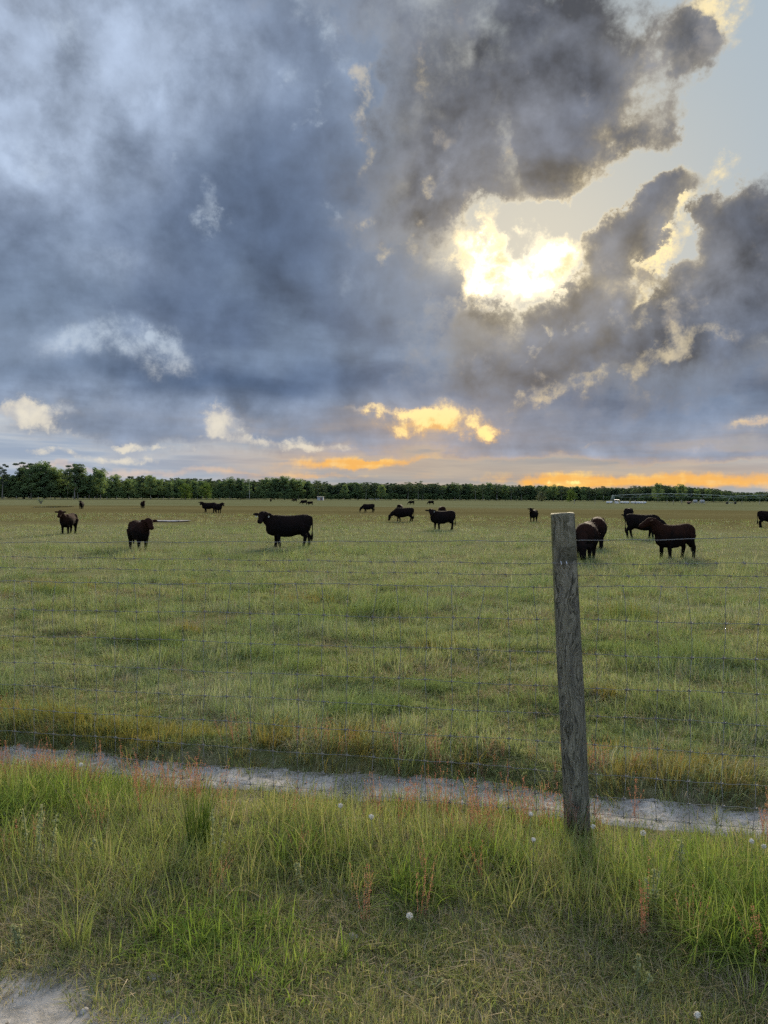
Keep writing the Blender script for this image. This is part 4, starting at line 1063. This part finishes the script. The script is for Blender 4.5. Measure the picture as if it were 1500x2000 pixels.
_a, _b = ground_hit(262, 1018.3), ground_hit(372, 1018.3); PUD = ((_a.x + _b.x) / 2, (_a.y + _b.y) / 2, (_b.x - _a.x) / 2 + .5)
def build_grass():
    r = np.random.default_rng(77)
    # ---- pasture, from the bank behind the path out to where blades no longer show
    live, dry, rust = Blades(1), Blades(2), Blades(3)
    for d0, d1, dens, sc, nb, segs in ((.5, 3.0, 215, .95, 38, 2), (3.0, 6.5, 95, 1.15, 30, 2), (6.5, 13, 40, 1.5, 24, 2), (13, 26, 15, 2.1, 17, 1), (26, 48, 5.0, 3.2, 14, 1), (48, 85, 1.6, 4.6, 12, 1)):
        half = (d1 + 6) * .56 + 1.2
        y0, y1 = d0 + 2.0, d1 + 6.0
        n = int((y1 - y0) * 2 * half * dens)
        y = r.uniform(y0, y1, n); x = r.uniform(-half, half, n); s, t = fence_st(x, y)
        edge = s + .05 * np.sin(t * 1.9) + .03 * np.sin(t * 4.3 + 1)
        keep = (np.abs(x) < y * .56 + 1.2) & (s >= d0) & (s < d1) & (edge > .56) & ~((np.abs(x - PUD[0]) < PUD[2]) & (y > PUD[1] - 11) & (y < PUD[1] + 2.5))
        s, t, x, y, edge = (a[keep] for a in (s, t, x, y, edge)); n = len(s)
        patch = vnoise(x, y, .55 if d1 < 14 else .22, 3); fine = vnoise(x, y, 2.1, 8)
        u = r.uniform(0, 1, n); bank = np.exp(-((edge - .80) / .24) ** 2) * (d1 <= 3.0)
        isrust = (r.uniform(0, 1, n) < bank * .45 * (vnoise(x, y, 1.6, 5) > .36)) | ((d1 < 14) & (vnoise(x, y, .9, 21) > .95) & (u < .25))
        straw = vnoise(x, y, 1.15, 31)
        isdry = ~isrust & (u > .84 - .45 * (straw > .80) - .22 * (1 - patch) + .05 * sstep(s, 10, 40))
        p2 = vnoise(x, y, 1.7, 17)
        tint = np.clip(.06 + .50 * (1 - patch) + .42 * (p2 - .35) + r.normal(0, .17, n) + .16 * sstep(s, 5, 30), 0, 1)
        pos = np.stack([x, y, gz(x, y)], 1); k = sc * r.uniform(.75, 1.25, n) * (.75 + .55 * fine)
        hk = (.95 if sc < 2.5 else .5 if sc < 4 else .32) * k * (.75 + .45 * patch)
        tall = (fine > .60) & (u < .45); dk = (vnoise(x, y, 1.45, 41) > .90) & (s > 1.5); tint = np.where(dk, 0, tint); hk = np.where(dk, hk * 1.7, hk); isdry &= ~dk
        rot = vnoise(x, y, .8, 14) * 9
        for sel, bl, hh, ww, ln, kb in ((~isrust & ~isdry & ~tall, live, (.05, .125), (.003, .0055), .75, 1), (~isrust & ~isdry & tall, live, (.09, .19), (.003, .005), .5, .9),
                                        (isdry, dry, (.05, .14), (.0022, .004), .95, .7), (isrust, rust, (.10, .22), (.003, .005), .5, 1)):
            bl.tufts(pos[sel], k[sel], hk[sel], tint[sel], max(6, int(nb * kb)), .085, hh, ww, ln, segs, rot=rot[sel])
    live.build('pasture_grass', M_PAST, 'short matted green pasture grass beyond the fence', 'grass')
    dry.build('straw_grass', M_DRY, 'dead straw-coloured blades scattered through the pasture grass', 'grass')
    rust.build('rusty_grass', M_RUST, 'rust-tinged longer grass on the bank behind the sandy path', 'grass')

    # ---- verge between road and path
    n = 17500
    s = r.uniform(-2.2, .62, n); t = r.uniform(-5.2, 3.2, n)
    x = FX + s * FN.x + t * FU.x; y = FY + s * FN.y + t * FU.y
    keep = np.abs(x) < y * .56 + .8
    s, t, x, y = s[keep], t[keep], x[keep], y[keep]; n = len(s)
    lush = np.zeros(n); bare = np.zeros(n)
    for (px, py, rad, amp) in ((450, 1860, .28, .62), (620, 1900, .24, .42), (330, 1830, .18, .5), (1440, 1700, .45, .5), (60, 1580, .45, .75), (800, 1740, .14, .9), (950, 1690, .16, .7),
                               (600, 1680, .25, .4), (1060, 1640, .2, .3), (1480, 1850, .3, .7), (230, 1560, .3, .3), (1210, 1720, .2, .4)):
        q = ground_hit(px, py); lush += amp * np.exp(-((x - q.x) ** 2 + (y - q.y) ** 2) / rad ** 2)
    for (px, py, rad, amp) in ((40, 1995, .30, 1.8), (1050, 1950, .45, .6), (760, 1830, .28, .45), (190, 1930, .22, .9), (1300, 1970, .4, .5), (820, 1990, .4, .5), (560, 1770, .2, .4), (60, 1800, .3, .35)):
        q = ground_hit(px, py); bare += amp * np.exp(-((x - q.x) ** 2 + (y - q.y) ** 2) / rad ** 2)
    wv = s + .05 * np.sin(t * 1.9) + .03 * np.sin(t * 4.3 + 1)
    patchy = vnoise(x, y, 2.6, 12)
    dens = (.45 + .75 * patchy) * np.clip(1.0 + .3 * lush - .40 * bare, .06, 1) * (1 - .80 * sstep(wv, .12, .28)) * sstep(s + .5 * vnoise(x, y, 3, 4) - .25, -2.05, -1.75)
    keep = r.uniform(0, 1, n) < dens
    s, t, x, y, lush, bare = (a[keep] for a in (s, t, x, y, lush, bare)); n = len(s)
    pos = np.stack([x, y, gz(x, y)], 1); u = r.uniform(0, 1, n); bc = np.clip(bare, 0, 1)
    islush = r.uniform(0, 1, n) < np.clip(lush - .15, 0, .7)
    isdry = ~islush & (u > .80 - .30 * bc - .22 * sstep(-s, .9, 1.5)); isshort = ~islush & (u < .28 + .5 * bc)
    istall = ~(islush | isdry | isshort)
    tint = np.clip(.42 + .35 * bare - .30 * lush + r.normal(0, .16, n) + .22 * sstep(s, -.8, -.3) * (vnoise(x, y, 1.3, 6) > .45), 0, 1)
    k = r.uniform(.75, 1.25, n); far = sstep(s, -1.9, -.9)
    hk = k * (.50 + .48 * far) * (1 - .35 * bc) * (1 - .40 * sstep(s, -.70, .05)) * (1 + .15 * np.clip(lush, 0, 1)) * (.62 + .50 * vnoise(x, y, 2.6, 12))
    vg, vd, vl = Blades(4), Blades(5), Blades(6)
    vg.tufts(pos[istall], k[istall], hk[istall], tint[istall], 15, .065, (.07, .28), (.0017, .0046), .42, 3, bt=(.45, .36))
    vg.tufts(pos[isshort], k[isshort], np.maximum(hk[isshort], .7), tint[isshort], 24, .07, (.03, .10), (.002, .004), .6, 2)
    vd.tufts(pos[isdry], k[isdry], hk[isdry], tint[isdry], 13, .06, (.05, .17), (.0016, .0034), .9, 3)
    nn = 5200; s2 = r.uniform(-2.05, -.7, nn); t2 = r.uniform(-4.6, 2.4, nn)
    x2 = FX + s2 * FN.x + t2 * FU.x; y2 = FY + s2 * FN.y + t2 * FU.y
    q = ground_hit(40, 1995); kp = (np.abs(x2) < y2 * .56 + .5) & (r.uniform(0, 1, nn) < 1 - 1.2 * np.exp(-((x2 - q.x) ** 2 + (y2 - q.y) ** 2) / .36 ** 2)) & (s2 + .5 * vnoise(x2, y2, 3, 4) - .25 > -1.97)
    x2, y2, s2 = x2[kp], y2[kp], s2[kp]; m2 = len(x2)
    vg.tufts(np.stack([x2, y2, gz(x2, y2)], 1), r.uniform(.7, 1.3, m2), r.uniform(.6, 1.3, m2), np.clip(.25 + .5 * vnoise(x2, y2, 3.1, 9) + r.normal(0, .14, m2) + .28 * sstep(-s2, 1.0, 1.6), 0, 1), 20, .07, (.025, .085), (.002, .0042), .7, 2, bt=(.45, .33))
    lit = isdry & (r.uniform(0, 1, n) < .5)
    vd.tufts(pos[lit], k[lit], k[lit] * .8, tint[lit], 12, .08, (.05, .13), (.002, .004), 2.2, 2)
    vl.tufts(pos[islush], k[islush], hk[islush], tint[islush], 14, .06, (.08, .25), (.003, .0065), .75, 4, bt=(.5, .36))
    vg.build('verge_grass', M_VERGE, 'tall mixed olive grass of the verge in front of the fence', 'grass')
    vd.build('verge_straw', M_DRY, 'dead straw and litter among the grass of the verge', 'grass')
    vl.build('lush_grass', M_LUSH, 'bright broad-bladed grass patches on the verge near the camera', 'grass')

    # ---- red sorrel spikes along the path
    def sorrel(seed):
        rr = np.random.default_rng(seed); C = []; N = []; Sz = []
        mb = []
        for k in range(5):
            a = rr.uniform(0, 6.28); bx = rr.normal(0, .02, 2); h = rr.uniform(.16, .30); ln = rr.uniform(.02, .08)
            for j in range(34):
                f = rr.uniform(.0, 1); z = h * f
                C.append([bx[0] + math.cos(a) * ln * f + rr.normal(0, .0015 + .005 * (f > .5)), bx[1] + math.sin(a) * ln * f + rr.normal(0, .0015 + .005 * (f > .5)), z])
                N.append(rr.normal(size=3) * np.array([1, 1, .25])); Sz.append(.0035 if f > .5 else .004)
            for j in range(26):
                f = j / 26; C.append([bx[0] + math.cos(a) * ln * f, bx[1] + math.sin(a) * ln * f, h * f]); N.append([math.cos(j * 2.4), math.sin(j * 2.4), 0.0]); Sz.append(.0058)
        C = np.array(C); N = np.array(N); Sz = np.array(Sz)
        return quads_mesh('sorrel', C, N, Sz, rr.uniform(0, 1, len(C)), M_SORREL, .6)
    src = [sorrel(300 + i) for i in range(5)]
    n = 390
    s = np.where(r.uniform(0, 1, n) < .62, r.normal(-.02, .13, n), np.where(r.uniform(0, 1, n) < .6, r.normal(.76, .08, n), r.uniform(-1.2, -.1, n))); t = r.uniform(-5, 3, n)
    x = FX + s * FN.x + t * FU.x; y = FY + s * FN.y + t * FU.y
    keep = (np.abs(x) < y * .56 + 1) & (vnoise(x, y, 2.2, 2) > .36) & ((s < .25) | (s > .62))
    s, x, y = s[keep], x[keep], y[keep]; n = len(s)
    k = r.uniform(.6, 1.15, n) * np.where(s > .3, .8, 1)
    o = scatter('sorrel', src, np.stack([x, y, gz(x, y)], 1), np.stack([r.normal(0, .1, n), r.normal(0, .1, n), r.uniform(0, 6.28, n)], 1), np.stack([k, k, k], 1), r.integers(0, 5, n), r.uniform(0, 1, n))
    tag(o, 'thin red sorrel spikes along the sandy path', 'sorrel')

    # ---- the wood behind the forest edge, one dark mass of trees, and its undergrowth
    src = []
    for k, vs in (('broad', (0, 2, 4)), ('pine', (0, 2, 3))):
        for v in vs:
            src.append(TREES[k][v][1])
    P = []; Sc = []; I = []
    for px in np.arange(-420, 1900, 2.6):
        top, dep = edge_at(px); h = px_height(px, top, dep)
        for row in range(3):
            dd = dep + 16 + row * 14 + r.uniform(-6, 6); q = far_point(px + r.uniform(-3, 3), dd)
            P.append(q); k = h / 19 * (r.uniform(.5, .74) if px < 250 else r.uniform(.62, .92)); Sc.append((k * 1.1, k * 1.1, k)); I.append(r.integers(0, 6) if px < 640 else r.choice((0, 3, 4, 5)))
        q = far_point(px + r.uniform(-2, 2), dep + r.uniform(-2, 12)); P.append(q); k = .26 * r.uniform(.5, 1.3); Sc.append((k * 1.7, k * 1.7, k)); I.append(r.integers(0, 3))
    P = np.array([tuple(p) for p in P]); n = len(P)
    # undergrowth reaches the ground
    o = scatter('far_wood', src, P, np.stack([np.zeros(n), np.zeros(n), r.uniform(0, 6.28, n)], 1), np.array(Sc), np.array(I), r.uniform(0, 1, n))
    tag(o, 'dark wood behind the forest edge along the horizon', 'forest')
build_grass()

# ------------------------------------------------------------------ single plants of the verge
M_STEM = simple_mat('plant_stem', (.17, .19, .07), .8, .2, .2, 30)
M_FLUFF = simple_mat('seed_fluff', (.62, .58, .48), .9, .05, .1, 60)
M_CUD = leaf_mat('cudweed_leaf', [(0, (.15, .18, .075)), (.5, (.21, .235, .11)), (1, (.29, .29, .16))], .25, inst=None)
M_RUSH = leaf_mat('rush_blade', [(0, (.030, .060, .012)), (.5, (.055, .090, .018)), (1, (.10, .13, .035))], .3, inst=None)
def fan(name, seed, n, rad, h, w, lean, mat, parent, segs=5, bt=(.5, .3)):
    b = Blades(seed); b.tufts(np.zeros((1, 3)), np.ones(1), np.ones(1), np.ones(1) * .4, n, rad, h, w, lean, segs, bt=bt)
    V, F, bb, tt = b.parts[0]
    o = bpy.data.objects.new(name, raw_mesh(name, V, F, {'bt': bb, 'tint': tt}, mat)); return link(o, parent)
def build_small():
    rnd = random.Random(31)
    def at(px, py, lift=0.0):
        p = ground_hit(px, py); p.z = float(gz(p.x, p.y)); return p
    # dandelion clocks: photograph pixel of the head, stem height
    heads = [(725, 1597, .20, 'dandelion clock left of the post above the dark grass'), (665, 1575, .20, 'small dandelion clock near the sandy path left of the post'),
             (1042, 1642, .18, 'large dandelion clock standing left of the post foot'), (1158, 1616, .16, 'dandelion clock right beside the post foot'),
             (1256, 1629, .17, 'dandelion clock a little right of the post foot'), (1468, 1645, .19, 'dandelion clock near the right border, left one'),
             (1492, 1655, .18, 'dandelion clock near the right border, right one'), (1037, 1592, .20, 'dandelion clock over the sandy path left of the post'),
             (158, 1495, .24, 'pale dandelion clock among red sorrel at the left'), (800, 1791, .12, 'low dandelion clock in the thin grass of the lower middle'),
             (1362, 1985, .06, 'pale seed head low in the dry grass at the lower right')]
    for k, (px, py, h, lab) in enumerate(heads):
        d = ray(px, py); kk = 1.0; p = None
        for step in range(4000):                     # walk along the view ray until it is h above the ground
            kk += .003; q = Vector((0, 0, CAM_H)) + d * kk
            if q.z - float(gz(q.x, q.y)) <= h: p = q; break
        g0 = Vector((p.x, p.y, float(gz(p.x, p.y))))
        r = empty('dandelion', g0); tag(r, lab, 'dandelion', 'dandelion clocks on the verge')
        lx = rnd.uniform(-.02, .02)
        MB().tube([(-lx, 0, -.01), (-lx * .4, .004, h * .5), (0, 0, h)], [.0022, .0018, .0016], 5).build('stem', M_STEM, r)
        rng = np.random.default_rng(k); n = 260; dd = rng.normal(size=(n, 3)); dd /= np.linalg.norm(dd, axis=1, keepdims=True)
        R0 = rng.uniform(.008, .0125)
        C = dd * R0 * rng.uniform(.75, 1.05, (n, 1)) * (.9 + .2 * rng.random((n, 1))) + np.array([0, 0, h + .004])
        me = quads_mesh('seed_head', C, dd + rng.normal(0, .4, dd.shape), np.full(n, .0026), rng.random(n), M_FLUFF)
        link(bpy.data.objects.new('seed_head', me), r)
        MB().loft([((0, 0, h + z), (w, 0, 0), (0, w, 0)) for z, w in ((-.002, .002), (.003, .005), (.008, .002))], 6).build('receptacle', M_STEM, r)
    # rush clumps and conspicuous tufts
    for px, py, n, h, w, ln, lab in ((388, 1668, 110, (.22, .42), (.003, .005), .10, 'dark upright rush clump left of the middle of the verge'),
                                     (150, 1850, 70, (.12, .30), (.002, .004), .40, 'brownish splayed grass tussock by the bare sand at lower left'),
                                     (1136, 1640, 26, (.14, .36), (.003, .005), .20, 'green grass tuft growing against the foot of the post')):
        r = empty('rush_clump' if ln < .15 else 'grass_tussock', at(px, py)); tag(r, lab, 'grass clump')
        fan('blades', px, n, .05, h, w, ln, M_RUSH if px != 150 else M_VERGE, r, 5, (.45, .25))
    # grey-green cudweed: rosette plus upright woolly stems
    spots = [(62, 1700, .30, 3, 'tall grey-green cudweed with three stems near the left border'), (88, 1722, .28, 2, 'grey-green cudweed stems just right of the tallest left cudweed'),
             (420, 1690, .26, 2, 'grey-green cudweed right of the dark rush clump'), (172, 1712, .16, 1, 'single short cudweed stem in the left middle of the verge'),
             (600, 1740, .12, 1, 'low leafy grey-green weed in the middle of the verge'), (1245, 1935, .09, 2, 'silvery leafy cudweed in the dry grass at lower right'),
             (835, 1935, .05, 1, 'small silvery weed at the bottom middle'),
             (1270, 1800, .22, 3, 'pale cudweed stems among green grass right of the post'), (1330, 1740, .20, 2, 'pale seeding weed stems near the right border'),
             (40, 1870, .10, 2, 'grey-green weed at the sandy edge near the left border')]
    for k, (px, py, h, ns, lab) in enumerate(spots):
        r = empty('cudweed', at(px, py)); tag(r, lab, 'weed', 'grey-green weeds on the verge')
        fan('leaves', 500 + k, 16, .025, (.03, .07), (.006, .010), .6, M_CUD, r, 4, (.4, .3))
        for q in range(ns):
            a = rnd.uniform(0, 6.28); l = h * rnd.uniform(.8, 1.1); ex, ey = math.cos(a) * .05, math.sin(a) * .05
            st = MB().tube([(ex * .3, ey * .3, -.01), (ex * .6, ey * .6, l * .5), (ex, ey, l)], [.0035, .003, .002], 5).build('stem', M_STEM, r)
            rng = np.random.default_rng(k * 7 + q); n = 90; f = rng.uniform(.1, 1, n) ** .8
            C = np.stack([ex * (.3 + .7 * f), ey * (.3 + .7 * f), l * f], 1) + rng.normal(0, .0055, (n, 3))
            link(bpy.data.objects.new('flower_spike', quads_mesh('flower_spike', C, rng.normal(size=(n, 3)), rng.uniform(.004, .009, n), rng.uniform(.3, 1, n), M_CUD)), r)
    # stones and clods on the sand
    M_STONE = simple_mat('sandy_stone', (.36, .33, .29), .9, .2, .2, 30)
    for k, (px, py, sz, lab) in enumerate(((300, 1910, .020, 'small pale stone near the bare sand at lower left'), (165, 1975, .014, 'tiny stone on the bare sand in the lower left corner'),
                                           (330, 1937, .012, 'tiny pale stone right of the sand corner'),
                                           (900, 1572, .03, 'dark clod on the sandy path left of the post'), (690, 1830, .02, 'half-buried stone in the thin grass of the lower middle'))):
        p = at(px, py); rng = np.random.default_rng(k); b = MB()
        b.loft([((0, 0, z * sz), (sz * w * 1.3, 0, 0), (0, sz * w, 0)) for z, w in ((-.6, .7), (-.1, 1.0), (.4, .85), (.65, .45))], 9)
        b.v = [tuple(np.array(v) * (1 + rng.normal(0, .09))) for v in b.v]
        o = b.build('stone', M_STONE); o.location = p; o.rotation_euler = (0, 0, k * 1.3); tag(o, lab, 'stone')
build_small()
